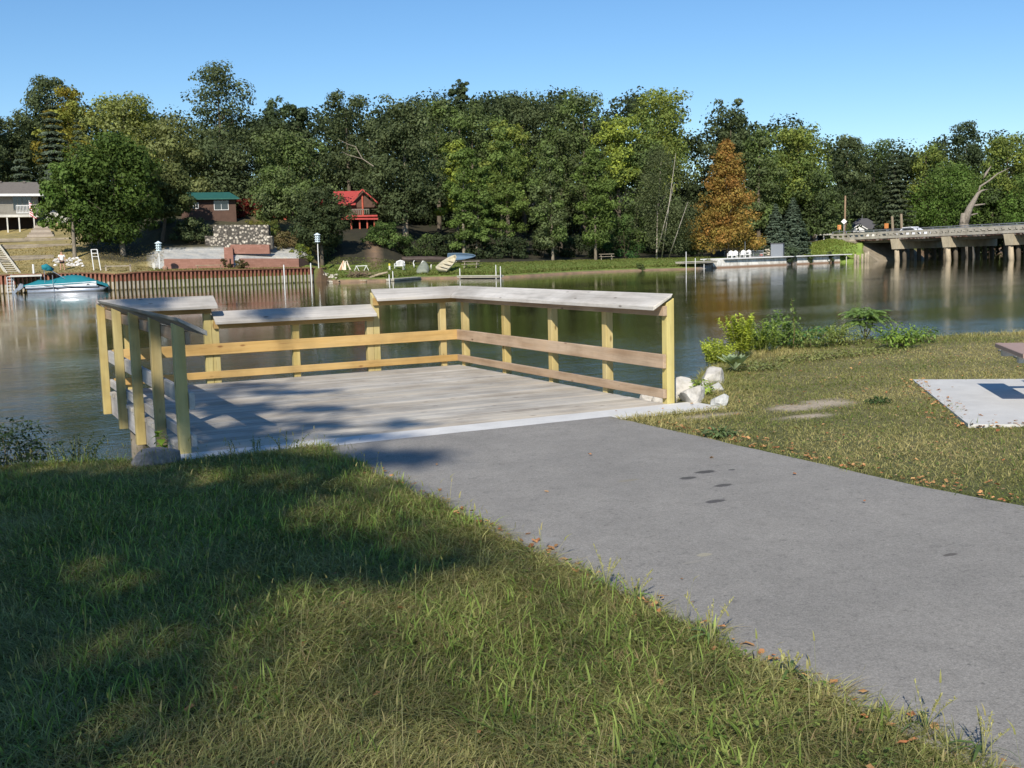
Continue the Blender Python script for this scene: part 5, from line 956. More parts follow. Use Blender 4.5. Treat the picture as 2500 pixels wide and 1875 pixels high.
# patio right
D = shoreD(1820)+6; r, f, s = far('wire_fence', 1824, D, 'grey metal mesh fence round the patio behind the concrete seawall', 'fence'); X = lambda px: (px-1824)*s
M['mesh'] = plain('grey_mesh', (.22, .25, .27), .5, .1, 5); m_ = MB(f)
for q in range(46): xx = X(1770)+q*(X(1862)-X(1770))/45; m_.box(xx-.012, xx+.012, 0, .02, .0, .78)
m_.box(X(1770), X(1862), -.01, .03, .76, .80); m_.box(X(1770), X(1862), -.01, .03, .03, .06); m_.build('mesh_panel', M['mesh'], r)
for xx in (1770, 1793, 1816, 1839, 1862):
    m_ = MB(f); m_.tube([(X(xx), .01, -.1), (X(xx), .01, .86)], .035, 6); m_.build('post', M['mesh'], r)
for q, (px, dd, lb) in enumerate([(1783, 4.6, 'white patio chair farthest left behind the mesh fence'), (1794, 3.9, 'white patio chair turned beside the round table'), (1813, 4.4, 'white patio chair left of the closed umbrella'), (1826, 4.2, 'white patio chair farthest right on the patio')]): chair_far(px, shoreD(px)+dd, lb, 'patio_chair', .6, 'white patio chairs behind the mesh fence')
r, f, s = far('patio_table', 1819, shoreD(1819)+4.8, 'small white patio table with a closed pole umbrella', 'table'); m_ = MB(f); m_.tube([(0, 0, .66), (0, 0, .7)], .5, 14); m_.build('tabletop', M['white'], r); m_ = MB(f); m_.tube([(0, 0, 0), (0, 0, .66)], .06, 6); m_.build('leg', M['white'], r); m_ = MB(f); m_.tube([(0, 0, .7), (0, 0, 2.), (0, 0, 2.1)], [.03, .03, .01], 6); m_.build('umbrella_pole', M['mesh'], r)
r, f, s = far('red_cooler', 1858, shoreD(1858)+5., 'small red cooler at the right end of the mesh fence', 'cooler'); m_ = MB(f); m_.box(-.22, .22, -.15, .15, 0, .32); m_.build('box', M['redpaint'], r, bevel=.03); m_ = MB(f); m_.box(-.23, .23, -.16, .16, .325, .37); m_.build('lid', M['white'], r)
r, f, s = far('shed', 1895, shoreD(1895)+2.8, 'small blank grey shed beside the blue-green spruce', 'shed', turn=.1); X = lambda px: (px-1895)*s; zt = pz(1895, 595, shoreD(1895)+2.8)-r.location[2]
M['greyp'] = plain('grey_panel', (.19, .21, .24), .7, .06, 1); m_ = MB(f); m_.box(X(1881), X(1910), 0, 1.6, -.3, zt); m_.build('wall', M['greyp'], r); m_ = MB(f); m_.box(X(1880), X(1911), -.1, 1.7, zt+.002, zt+.08); m_.build('roof', M['dark_roof'], r)
for q in range(16):
    px = R_.uniform(1864, 1878); D = shoreD(px)+R_.uniform(5, 5.8); p_ = spot(px, D); sz = R_.uniform(.16, .26); rock(p_[0], p_[1], p_[2]+.15+(q % 4)*.22, sz, sz*.8, sz*.6, (.5, .46, .38), 'tan stone in the stacked pile left of the grey shed', 'boulder', 'stacked stones beside the grey shed', 90+q % 4)
for q, (px, dd, zz) in enumerate([(2084, 0, -.05), (2091, .2, -.1), (2101, .4, -.05), (2109, .3, .0), (2115, .5, .05)]):
    r, f, s = far('wooden_piling', px, 150+q*.6, ['wooden piling farthest left in the row beside the bridge abutment', 'second wooden piling from the left in the row by the abutment', 'middle wooden piling of the five beside the bridge abutment', 'fourth wooden piling from the left beside the bridge abutment', 'wooden piling nearest the bridge abutment in the row of five'][q], 'piling', 'old pilings beside the bridge', z=-1.2); m_ = MB(f); m_.col = (3.4, 3.2, 2.7); m_.tube([(0, 0, -.6), (0, 0, .8), (.03, 0, 1.5+zz*3)], [.2, .19, .15], 9); m_.build('log', M['bark'], r, smooth=True)
r, f, s = far('white_stake', 2063, shoreD(2063)+.2, 'thin white stake at the waterline left of the pilings', 'stake', z=-1.); m_ = MB(f); m_.tube([(0, 0, -.5), (0, 0, 1.)], .06, 6); m_.build('stake', M['oldwhite'], r)
# ------------------------------------------------------------------ the bridge
B0, B1 = atd(2070, 600, 160.5), atd(2500, 600, 138.); bd = (B1-B0)[:2]; BL = np.linalg.norm(bd); bd /= BL; bp = np.array([-bd[1], bd[0]]); bp = bp if bp@_H[:2] > 0 else -bp
class BF:
    def P(s_, x, y, z): q = B0[:2]+bd*x+bp*y; return np.array([q[0], q[1], z+.35*min(max(x, -20), 60)/BL])
bf = BF()
def bs(px, off=0.):   # distance along the bridge seen at px
    lo, hi = -60., 120.
    for _ in range(40):
        mid = (lo+hi)/2; P_ = bf.P(mid, off, 0)-CAM; x = 1250+FPX*(P_@_R2)/(P_@_F); lo, hi = (mid, hi) if x < px else (lo, mid)
    return lo
br = empty('road_bridge', bf.P(0, 0, -1), 'low concrete road bridge on pile piers crossing the river at the right', 'bridge')
M['bconc'] = None
k = NT('bridge_concrete'); n = k.noise(1.2, 6, .7, k.coord((1, 1, .5))); k.base(k.mix(k.mix((.24, .22, .18), (.40, .37, .31), k.ramp(n, [(.3, g3(0)), (.6, g3(1))])), k.attr(), 1., 'MULTIPLY')); k.rough(.9); M['bconc'] = k.m
E1 = BL+45; S0 = -3.
m_ = MB(bf); m_.box(S0, E1, .3, 10.5, 2.2, 2.5); m_.build('road_slab', M['bconc'], br)
for y0 in (.0, 10.4):
    m_ = MB(bf); m_.box(S0, E1, y0, y0+.35, 2.12, 2.47); m_.build('edge_beam', M['bconc'], br)
    m_ = MB(bf); m_.box(S0, E1, y0+.02, y0+.3, 2.78, 3.06); x = S0
    while x < E1-.3: m_.box(x, x+.28, y0+.03, y0+.29, 2.472, 2.78); x += .95
    m_.build('parapet', M['bconc'], br)
    m_ = MB(bf); m_.box(S0, E1, y0+.1, y0+.2, 3.3, 3.40); x = S0+.1
    while x < E1: m_.box(x, x+.1, y0+.1, y0+.2, 3.062, 3.3); x += 2.4
    m_.build('railing', M['alu'], br)
k = NT('rusty_pipe_clutter'); vo = k.n('ShaderNodeTexVoronoi', Scale=3.); k.l(k.coord(), vo.inputs['Vector']); sc_ = k.n('ShaderNodeSeparateColor'); k.l(vo.outputs['Color'], sc_.inputs[0]); k.base(k.ramp(sc_.outputs[0], [(0, (.05, .04, .035)), (.4, (.22, .11, .08)), (.7, (.30, .20, .16)), (1, (.5, .45, .4))])); k.rough(.9); M['nests'] = k.m
m_ = MB(bf); x = S0+.5
while x < E1:
    m_.tube([(x, .22, 1.98+R_.uniform(-.03, .05)), (x+.3, .22, 1.98+R_.uniform(-.05, .03))], R_.uniform(.09, .16), 6); x += .28
m_.build('rusty_underside_trim', M['nests'], br)
for y0 in (1.6, 3.6, 5.6, 7.6, 9.4):
    m_ = MB(bf); m_.col = (.6, .6, .6); m_.box(S0, E1, y0, y0+.4, 1.55, 2.198); m_.build('girder', M['bconc'], br)
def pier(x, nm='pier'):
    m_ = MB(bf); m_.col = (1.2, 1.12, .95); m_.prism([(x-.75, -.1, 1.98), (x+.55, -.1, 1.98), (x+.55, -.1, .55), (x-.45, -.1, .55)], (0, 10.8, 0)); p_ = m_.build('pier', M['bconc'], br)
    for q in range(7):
        m_ = MB(bf); m_.col = (1.15, 1.02, .85) if q == 0 else (.28, .25, .22); yy = .35+q*1.65; m_.tube([(x+(.12 if q else .2), yy, -1.8), (x+.08, yy, -.6), (x, yy, .66)], [.36, .36, .30] if q == 0 else [.3, .3, .3], 10); m_.build('pile', M['bconc'], p_, smooth=True)  # rear piles tinted dark: aged wood, plus the road deck's shade as colour
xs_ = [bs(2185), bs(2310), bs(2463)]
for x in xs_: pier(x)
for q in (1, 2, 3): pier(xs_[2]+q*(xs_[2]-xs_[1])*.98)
m_ = MB(bf); m_.col = (1.2, 1.15, 1.05); m_.box(S0-1.5, 1.2, -.1, 10.8, .8, 2.118); m_.build('abutment', M['bconc'], br)
m_ = MB(bf); m_.col = (.7, .64, .56); m_.prism([(1.2, -.3, 1.9), (bs(2150), -.3, -1.3), (-1.5, -.3, -1.3), (-1.5, -.3, 1.9)], (0, 11.2, 0)); m_.build('slope_paving', M['bconc'], br)
# guard rail, signs, pole, car, house
r = empty('guard_rail', bf.P(-8, 0, 2.6), 'low white post guard rail leading up to the bridge', 'railing'); m_ = MB(bf); m_.box(-6.2, S0-.1, .1, .2, 2.95, 3.15); m_.build('rail', M['oldwhite'], r)
for q in range(3):
    m_ = MB(bf); m_.box(-6.1+q*1.4, -5.95+q*1.4, .2, .32, 2.0, 3.15); m_.build('post', M['oldwhite'], r)
D = 163; r, f, s = far('utility_pole', 2058, D, 'brown wooden utility pole with a white diamond sign left of the bridge', 'pole'); z0 = r.location[2]; zz = lambda py: pz(2058, py, D)-z0
m_ = MB(f); m_.col = (2.4, 1.8, 1.3); m_.tube([(0, 0, -.5), (.05, 0, zz(478))], [.16, .12], 8); m_.build('pole', M['bark'], r, smooth=True)
r2 = empty('diamond_sign', f.P(-.1, -.4, 0), 'white diamond road sign in front of the utility pole', 'sign'); m_ = MB(f); m_.prism([(-.1, -.42, zz(548)), (.32, -.42, zz(541)), (-.1, -.42, zz(534)), (-.52, -.42, zz(541))], (0, .03, 0)); m_.build('panel', M['white'], r2); m_ = MB(f); m_.box(-.14, -.06, -.38, -.32, 0, zz(548)); m_.build('post', M['steel'], r2)
M['orange'] = plain('orange_sign', (.62, .25, .08), .6, .08, 4)
r2 = empty('orange_sign', f.P(-.9, -.3, 0), 'small orange road sign left of the utility pole foot', 'sign'); m_ = MB(f); m_.box(-1.0, -.5, -.3, -.27, zz(560), zz(549)); m_.build('panel', M['orange'], r2); m_ = MB(f); m_.box(-.78, -.72, -.27, -.22, 0, zz(560)); m_.build('post', M['steel'], r2)
r = empty('orange_sign', bf.P(bs(2163, 9), 9., 2.5), 'small orange road sign standing on the bridge approach', 'sign'); x_ = bs(2163, 9); m_ = MB(bf); m_.box(x_-.35, x_+.35, 9, 9.04, 3.7, 4.45); m_.build('panel', M['orange'], r); m_ = MB(bf); m_.box(x_-.04, x_+.04, 9.04, 9.1, 2.5, 4.4); m_.build('post', M['steel'], r)
D = 190; r, f, s = far('small_house', 2110, D, 'small house with a grey roof and white front gable beyond the bridge approach', 'house', z=2.2); X = lambda px: (px-2110)*s; Z = lambda py: pz(2110, py, D)-2.2
m_ = MB(f); m_.box(X(2068), X(2146), 0, 7, -1, Z(555)); m_.build('wall', M['white'], r)
m_ = MB(f); m_.hexa([(X(2060), -.8, Z(560)), (X(2152), -.8, Z(560)), (X(2112), 3.5, Z(534)), (X(2092), 3.5, Z(534))], [(X(2060), -.8, Z(558)), (X(2152), -.8, Z(558)), (X(2112), 3.5, Z(532)), (X(2092), 3.5, Z(532))]); m_.build('roof', M['dark_roof'], r)
m_ = MB(f); m_.prism([(X(2080), -1.2, Z(566)), (X(2106), -1.2, Z(566)), (X(2106), -1.2, Z(559)), (X(2095), -1.2, Z(551)), (X(2080), -1.2, Z(559))], (0, 2, 0)); m_.build('porch_gable', M['white'], r); m_ = MB(f)
for sg in (-1, 1): m_.beam((X(2094), -1.4, Z(548)), (X(2094+sg*19), -1.4, Z(560)), .25, .14)
m_.build('gable_trim', M['white'], r)
m_ = MB(f); m_.tube([(X(2100), 3.5, Z(534)), (X(2100), 3.5, Z(510))], .04, 5); m_.build('antenna', M['steel'], r)
x_ = bs(2228, 6); r = empty('white_car', bf.P(x_, 6, 2.5), 'white car driving over the bridge behind the railing', 'car'); m_ = MB(bf)
m_.prism([(x_-2.2, 5.2, 2.43), (x_-2.2, 5.2, 2.98), (x_-1.9, 5.2, 3.13), (x_+1.1, 5.2, 3.18), (x_+2.2, 5.2, 2.98), (x_+2.25, 5.2, 2.43)], (0, 1.8, 0)); m_.build('body', M['hullwhite'], r, bevel=.06)
m_ = MB(bf); m_.col = (.95, .95, .97); m_.prism([(x_-1.8, 5.3, 3.13), (x_-1.3, 5.3, 3.63), (x_+.2, 5.3, 3.66), (x_+1.1, 5.3, 3.18)], (0, 1.6, 0)); m_.build('cabin', M['hullwhite'], r, bevel=.05)
m_ = MB(bf); m_.prism([(x_-1.4, 5.27, 3.18), (x_-1.15, 5.27, 3.53), (x_+.15, 5.27, 3.56), (x_+.8, 5.27, 3.20)], (0, .02, 0)); m_.build('side_window', M['glass'], r)
for dx in (-1.35, 1.4):
    m_ = MB(bf); m_.tube([(x_+dx, 5.15, 2.52), (x_+dx, 5.4, 2.52)], .33, 12); m_.build('wheel', M['black'], r)
# ------------------------------------------------------------------ trees of the far bank
def sph(n):
    d = R_.normal(0, 1, (n, 3)); return d/np.linalg.norm(d, axis=1, keepdims=True)
GREEN = dict(dark=(0.074, 0.100, 0.044), mid=(0.134, 0.192, 0.054), oak=(0.122, 0.151, 0.067), bright=(0.090, 0.160, 0.028), yel=(0.243, 0.275, 0.058), lime=(0.346, 0.397, 0.064), willow=(0.218, 0.243, 0.102), birch=(0.122, 0.147, 0.070), blue=(0.122, 0.154, 0.109), spruce=(0.090, 0.122, 0.074), orange=(.33, .17, .05), orng2=(.28, .22, .055), red=(0.192, 0.038, 0.026), pine=(0.079, 0.115, 0.054))
def crown_broad(H, hw, zb, n, c1, c2, lobes=42, top=.55, sparse=0., ls=.42, skirt=.35, depth=.8, flat=.75, cone=False):
    """leaf clumps gathered on lobes spread through an uneven envelope"""
    out = []; nl = int(lobes*1.25); n = int(n*1.8); hw = hw*1.1; u = np.concatenate([R_.uniform(0, 1, nl)**.9])
    ph = R_.uniform(0, 6.3, 4); P_ = []; N_ = []; C_ = []
    for i in range(nl):
        t = u[i]; env = min(1., (1-t)**.8*1.25)+.06 if cone else (math.sin(math.pi*min(1, (t*(1-skirt)+skirt*.62)))**.55)*(1-.25*t*top); a = R_.uniform(0, 6.3)
        env *= 1+.22*math.sin(a*2+ph[0]+t*3)+.12*math.sin(a*3+ph[1])
        rr = hw*env*R_.uniform(.25, .92); lr = hw*R_.uniform(.20, .38)*(1-(.55 if cone else .25)*t); z = zb+(H-zb-lr*.8)*t
        cx = np.array([math.cos(a)*rr, math.sin(a)*rr*depth, z]); k_ = int(n/nl*(lr/(hw*.29))**2); d = sph(k_); d[:, 2] = d[:, 2]*.9+.18; rad = lr*R_.uniform(.45, 1.12, k_)**.6
        rad *= 1+.25*np.sin(d[:, 0]*5+i)*np.cos(d[:, 1]*5+i*2)
        P_.append(cx+d*rad[:, None]*np.array([1, 1, flat])); N_.append(d*1.15+np.array([0, 0, .15])+sph(k_)*R_.uniform(.35, .9)); t_ = np.clip(R_.normal(.4, .3), 0, 1)
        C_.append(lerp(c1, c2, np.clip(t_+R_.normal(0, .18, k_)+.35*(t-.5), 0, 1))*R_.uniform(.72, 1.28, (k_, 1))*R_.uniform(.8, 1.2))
        k2 = k_//5; 
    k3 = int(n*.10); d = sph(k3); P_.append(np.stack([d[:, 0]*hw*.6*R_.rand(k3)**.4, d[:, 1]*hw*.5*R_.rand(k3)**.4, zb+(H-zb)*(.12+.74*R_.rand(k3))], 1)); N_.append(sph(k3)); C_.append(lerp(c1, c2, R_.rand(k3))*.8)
    P = np.concatenate(P_); N = np.concatenate(N_); C = np.concatenate(C_)
    if sparse: kk = R_.rand(len(P)) > sparse; P, N, C = P[kk], N[kk], C[kk]
    return leafquads(P, (.45+1.1*R_.rand(len(P))**2)*ls*.82, N, C)
def crown_conifer(H, hw, zb, n, c1, c2, ls=.34, tiers=None, droop=.35, pw=.85):
    tiers = tiers or int((H-zb)/.75); P_ = []; N_ = []; C_ = []; per = n/tiers/.55
    for i in range(tiers):
        t = (i+.5)/tiers; z = zb+(H-zb)*t; Lr = hw*(1-t)**pw+.12; nb = max(5, int(7+6*(1-t))); a0 = R_.uniform(0, 6.3)
        for b in range(nb):
            a = a0+b*6.283/nb+R_.normal(0, .15); L = Lr*R_.uniform(.72, 1.12); k_ = max(4, int(per*(.25+(1-t)*1.1)/nb)); q = R_.rand(k_)**.7; w_ = .30*L*(1-q*.6)*R_.normal(0, .6, k_)
            x = math.cos(a)*L*q-math.sin(a)*w_; y = math.sin(a)*L*q+math.cos(a)*w_; zz = z-droop*L*q**1.3+.12*L*q**4-np.abs(R_.normal(0, .10, k_))*L*.6
            P_.append(np.stack([x, y, zz], 1)); N_.append(np.array([math.cos(a)*.5, math.sin(a)*.5, .8])+sph(k_)*.6); C_.append(lerp(c1, c2, R_.rand(k_))*R_.uniform(.7, 1.3, (k_, 1)))
    P = np.concatenate(P_); return leafquads(P, R_.uniform(.6, 1.3, len(P))*ls, np.concatenate(N_), np.concatenate(C_), 1.3)
def trunk(root, H, zb, r0, hw, col=(1.1, 1., .85), lean=0., limbs=7, white=False, name='trunk'):
    m_ = MB(); m_.col = col; b = np.array(root.location); top = b+np.array([lean*H, 0, H*.86]); mid = b+np.array([lean*H*.3+R_.normal(0, .15), 0, H*.4])
    m_.tube([b-np.array([0, 0, .5]), b+np.array([0, 0, .3]), mid, top], [r0*1.35, r0, r0*.62, .04], 8)
    for q in range(limbs):
        t = R_.uniform(.3, .85); s_ = b+(top-b)*t; a = R_.uniform(0, 6.3); L = hw*R_.uniform(.5, .95)*(1.2-t); e = s_+np.array([math.cos(a)*L, math.sin(a)*L, L*R_.uniform(.5, 1.1)])
        m_.tube([s_, (s_+e)/2+R_.normal(0, .1, 3), e], [r0*.35*(1.1-t), r0*.2*(1.1-t), .02], 5, cap=False)
    m_.build(name, M['bark'], root, smooth=True)
def tree(name, label, px, ytop, D, hwpx, c1, c2, kind='broad', ybot=None, base=None, n=6500, group=None, tc=(1.1, 1., .85), tr_=None, **kw):
    s_ = D/FPX; bx = base if base is not None else px; p = spot(bx, D); r = empty(name, p, label, 'tree', group); H = zat(px, ytop, D)-p[2]; hw = hwpx*s_
    zb = (zat(px, ybot, D)-p[2]) if ybot is not None else H*.12; zb = max(zb, .2)
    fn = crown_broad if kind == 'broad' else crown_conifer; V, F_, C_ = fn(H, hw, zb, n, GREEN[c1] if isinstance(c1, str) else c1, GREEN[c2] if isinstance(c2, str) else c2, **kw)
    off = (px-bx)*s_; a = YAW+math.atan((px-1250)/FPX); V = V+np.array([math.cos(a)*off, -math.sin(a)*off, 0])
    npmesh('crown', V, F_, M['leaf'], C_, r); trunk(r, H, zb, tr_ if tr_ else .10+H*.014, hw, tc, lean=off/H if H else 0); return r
def far_group(g): return g
W2 = 'tall trees on the wooded far bank'
T = [  # label, px, ytop, D, hw, c1, c2, kw
 ('dark oak at the far left edge rising over the ranch house roof', -10, 262, 152, 60, 'dark', 'oak', dict(ybot=470)),
 ('dark oak left of the grey spruce behind the ranch house', 70, 268, 158, 70, 'dark', 'oak', dict(ybot=480)),
 ('tall dark oak whose crown stands highest above the ranch house', 165, 178, 165, 72, 'dark', 'oak', dict(ybot=330, sparse=.15)),
 ('yellowing maple with an orange tip between the oak and the grey spruce', 212, 212, 156, 68, 'yel', (.24, .19, .03), dict(ybot=420)),
 ('broad pale yellow-green willow-like tree rising behind the bright maple', 345, 212, 150, 118, 'willow', 'yel', dict(ybot=470, n=9000, lobes=60)),
 ('pale drooping green tree right of the willow-like tree', 455, 268, 146, 92, 'willow', (.14, .16, .05), dict(ybot=500, n=7000)),
 ('tallest dark oak on the left with an open spreading top', 572, 142, 158, 92, 'dark', 'oak', dict(ybot=400, sparse=.12, n=8000, lobes=60, skirt=.2)),
 ('dark tree standing directly behind the green cabin roof', 560, 330, 148, 110, 'dark', 'oak', dict(ybot=520, n=7000)),
 ('slim dark tree in the skyline dip right of the tallest oak', 705, 232, 162, 56, 'dark', 'pine', dict(ybot=450)),
 ('second slim dark tree in the skyline dip', 758, 248, 164, 44, 'dark', 'pine', dict(ybot=450)),
 ('wide mid-green tree directly over the red cottage', 735, 312, 138, 105, 'oak', 'mid', dict(ybot=510, n=8000, lobes=56)),
 ('open-topped oak left of the big lodge oak on the skyline', 872, 217, 165, 78, 'dark', 'oak', dict(ybot=450, sparse=.1)),
 ('biggest dark oak with a thick pale trunk right of the red lodge', 1012, 228, 143, 100, 'dark', 'oak', dict(ybot=528, base=1003, n=12000, lobes=70, tc=(2.6, 2.4, 2.1), tr_=.42)),
 ('dark tree behind the lodge oak to its left', 925, 300, 158, 80, 'dark', 'oak', dict(ybot=560)),
 ('round-topped tree just right of the lodge oak on the skyline', 1085, 236, 166, 62, 'oak', 'mid', dict(ybot=430)),
 ('broad dull green tree under the lone pine tuft', 1170, 246, 162, 88, 'oak', 'mid', dict(ybot=480, n=7500)),
 ('lime-topped tree right of the lodge oak', 1128, 330, 150, 42, 'lime', 'mid', dict(ybot=520)),
 ('big rounded dark oak in the middle of the skyline', 1290, 216, 172, 92, 'dark', 'oak', dict(ybot=470, n=8000, lobes=56)),
 ('double-topped green oak right of the middle of the skyline', 1435, 212, 172, 84, 'oak', 'mid', dict(ybot=470, n=8000, lobes=56)),
 ('pale olive tree behind the slim lawn trees', 1250, 292, 156, 70, 'mid', 'yel', dict(ybot=520, n=7000)),
 ('greyish thin-leaved tree behind the middle lawn tree', 1375, 300, 156, 68, (.075, .085, .04), 'mid', dict(ybot=520, sparse=.12)),
 ('yellow-green tree between the skyline oaks', 1520, 264, 158, 70, 'mid', 'lime', dict(ybot=470)),
 ('tall light green tree with the highest crown on the right half', 1615, 214, 166, 108, 'mid', 'yel', dict(ybot=470, n=9500, lobes=64)),
 ('dark tree filling the space behind the birch', 1560, 340, 160, 100, 'dark', 'mid', dict(ybot=600, n=8000)),
 ('dark bluish oak rising behind the orange maple', 1785, 240, 170, 62, 'dark', 'oak', dict(ybot=420)),
 ('green tree right of the orange maple top', 1852, 308, 160, 66, 'oak', 'mid', dict(ybot=560, n=7500)),
 ('large yellow-green tree between the orange maple and the bridge', 1945, 300, 168, 96, 'mid', 'yel', dict(ybot=500, n=10000, lobes=66)),
 ('leafy green tree behind the two blue-green spruces', 1985, 410, 166, 74, 'dark', 'mid', dict(ybot=570, n=7000)),
 ('dark green tree above the utility pole', 2062, 320, 182, 60, 'dark', 'oak', dict(ybot=540)),
 ('dark tree behind the small house', 2128, 336, 206, 78, 'dark', 'mid', dict(ybot=560, n=8000)),
 ('olive green tree behind the tall grey spruce by the bridge', 2250, 345, 200, 72, 'mid', 'yel', dict(ybot=540)),
 ('dense green tree over the middle of the bridge', 2300, 385, 192, 100, 'bright', 'mid', dict(ybot=560, n=10000, lobes=64)),
 ('dark pine-like tree with tufted top right of the bridge house', 2345, 296, 208, 56, 'dark', 'pine', dict(ybot=450)),
 ('yellow-green tree at the top right corner of the wood', 2445, 312, 196, 82, 'mid', 'yel', dict(ybot=500, n=8500, lobes=56)),
 ('dark green tree at the right edge above the bridge', 2505, 420, 186, 85, 'bright', 'mid', dict(ybot=570, n=8500)),
 ('low dark tree behind the dead trunk', 2410, 430, 196, 80, 'dark', 'bright', dict(ybot=560, n=7500)),
 ('tree at the far right edge reaching out of the picture', 2575, 330, 190, 80, 'mid', 'oak', dict(ybot=560)),
]
for lb, px, yt, D, hw, c1, c2, kw in T: tree('oak_tree' if 'oak' in lb else ('willow_tree' if 'willow-like tree r' in lb else 'broadleaf_tree'), lb, px, yt, D, hw, c1, c2, group=W2, **kw)
# trees near the water
tree('broadleaf_tree', 'olive tree beside the bright maple covering the left end of the cabin', 440, 395, 119, 66, (.075, .10, .035), (.15, .17, .06), base=420, ybot=520, n=8500, lobes=50, ls=.32)
tree('broadleaf_tree', 'dark tree at the left edge just behind the ranch house roof', -30, 330, 139, 75, 'dark', 'oak', ybot=480, n=8000)
tree('maple_tree', 'big bright green maple shading the left terraces', 305, 318, 112, 132, (.05, .085, .020), (.095, .145, .03), base=322, ybot=578, n=17000, lobes=80, ls=.36, tc=(1.9, 1.8, 1.6), depth=.6, skirt=.15)
tree('maple_tree', 'slim green tree with a pale trunk rising from the rock pile', 190, 390, 108.5, 62, 'bright', 'mid', base=205, ybot=560, n=5500, lobes=34, ls=.34, tc=(1.9, 1.8, 1.6), tr_=.2, depth=.6)
tree('willow_tree', 'drooping dark green tree in front of the red lodge beside the right birdhouse', 800, 452, 121, 68, (.05, .07, .03), (.075, .095, .04), ybot=590, n=8000, lobes=46, ls=.30, skirt=.25)
tree('broadleaf_tree', 'mid-green tree in front of the red cottage above the cobblestone wall', 700, 400, 126, 80, 'oak', 'mid', ybot=530, n=8000, lobes=50, ls=.34)
L2 = 'slim trees standing on the lawn'
tree('lawn_tree', 'slim lawn tree with light yellow-green leaves behind the open rowboat', 1150, 345, 134.5, 46, 'mid', (.11, .17, .035), base=1142, ybot=610, n=7500, lobes=50, ls=.32, group=L2, tc=(2.2, 2.1, 1.8), tr_=.22, skirt=.3)
tree('lawn_tree', 'slim lawn tree second from the left with its trunk beside the picnic table', 1185, 400, 135.5, 36, 'mid', (.10, .16, .035), base=1172, ybot=600, n=5000, lobes=34, ls=.32, group=L2, tc=(2.2, 2.1, 1.8), tr_=.15)
tree('lawn_tree', 'lawn tree right of the first two with a mixed green and yellow crown', 1240, 340, 138, 48, 'mid', (.12, .17, .035), base=1234, ybot=585, n=7000, lobes=46, ls=.32, group=L2, tc=(2.2, 2.1, 1.8), tr_=.16)
tree('lawn_tree', 'narrow lawn tree in the middle whose leaves reach low on the trunk', 1352, 345, 135, 56, 'oak', 'mid', base=1356, ybot=600, n=8500, lobes=54, ls=.32, group=L2, tc=(2., 1.9, 1.6), tr_=.2, skirt=.2)
tree('lawn_tree', 'narrow bright lawn tree beside the shaded grey picnic table', 1463, 360, 138, 50, 'mid', (.10, .15, .03), base=1459, ybot=600, n=8000, lobes=52, ls=.32, group=L2, tc=(1.6, 1.5, 1.3), tr_=.2, skirt=.2)
tree('maple_tree', 'large dull orange maple in autumn colour right of the birch', 1776, 336, 146, 80, 'orng2', 'orange', ybot=608, n=22000, lobes=150, ls=.32, cone=True, tr_=.2)
b = tree('birch_tree', 'fine-leaved birch with thin white trunks left of the orange maple', 1622, 350, 143, 84, 'birch', (.085, .105, .04), base=1606, ybot=600, n=14000, lobes=75, ls=.22, flat=1.0, tc=(3.6, 3.5, 3.4), tr_=.10, sparse=.08)
m_ = MB(); m_.col = (3.8, 3.8, 3.8)
q0 = np.array(b.location); d_ = np.array([math.cos(YAW+.13), -math.sin(YAW+.13), 0]); back = -np.array([*_H[:2], 0])*4.3
for dx, lean, H_ in ((.6, .10, 13), (-.2, .2, 9), (1.4, .28, 7)):
    m_.tube([q0+d_*dx-np.array([0, 0, .3]), q0+d_*(dx+lean*H_*.4)+np.array([0, 0, H_*.4])+back*.5, q0+d_*(dx+lean*H_)+np.array([0, 0, H_])+back], [.07, .055, .015], 6)
m_.build('trunk', M['bark'], b, smooth=True)
# conifers
tree('spruce_tree', 'tall grey-green spruce standing behind the ranch house', 172, 235, 140, 62, 'spruce', 'blue', 'con', ybot=545, n=11000, ls=.42, pw=.7)
tree('spruce_tree', 'smaller grey spruce top beside the tall spruce behind the house', 232, 285, 150, 34, 'spruce', 'blue', 'con', ybot=480, n=5000, ls=.4)
tree('spruce_tree', 'low bluish spruce at the left edge above the house roof', 90, 365, 138, 45, 'spruce', 'blue', 'con', ybot=480, n=5000, ls=.4)
tree('spruce_tree', 'bluish spruce cut by the left edge above the house roof', 5, 335, 140, 55, 'spruce', 'blue', 'con', ybot=490, n=6000, ls=.42)
S2 = 'blue-green spruces on the slope by the concrete seawall'
tree('spruce_tree', 'shorter left blue-green spruce beside the grey shed', 1892, 497, 151, 42, (.075, .11, .07), (.13, .17, .12), 'con', ybot=622, n=16000, ls=.26, tiers=22, group=S2)
tree('spruce_tree', 'taller right blue-green spruce on the bank', 1934, 482, 152, 50, (.075, .11, .07), (.13, .17, .12), 'con', ybot=640, n=24000, ls=.26, tiers=26, group=S2)
tree('spruce_tree', 'tall thin-branched grey spruce above the bridge approach', 2178, 362, 186, 50, 'spruce', (.085, .10, .05), 'con', ybot=545, n=7000, ls=.36, pw=.6, tc=(1.6, 1.5, 1.3))
tree('pine_tree', 'lone dark pine whose tuft stands above the middle of the skyline', 1141, 194, 178, 30, 'dark', 'pine', ybot=265, n=2600, lobes=16, ls=.4)
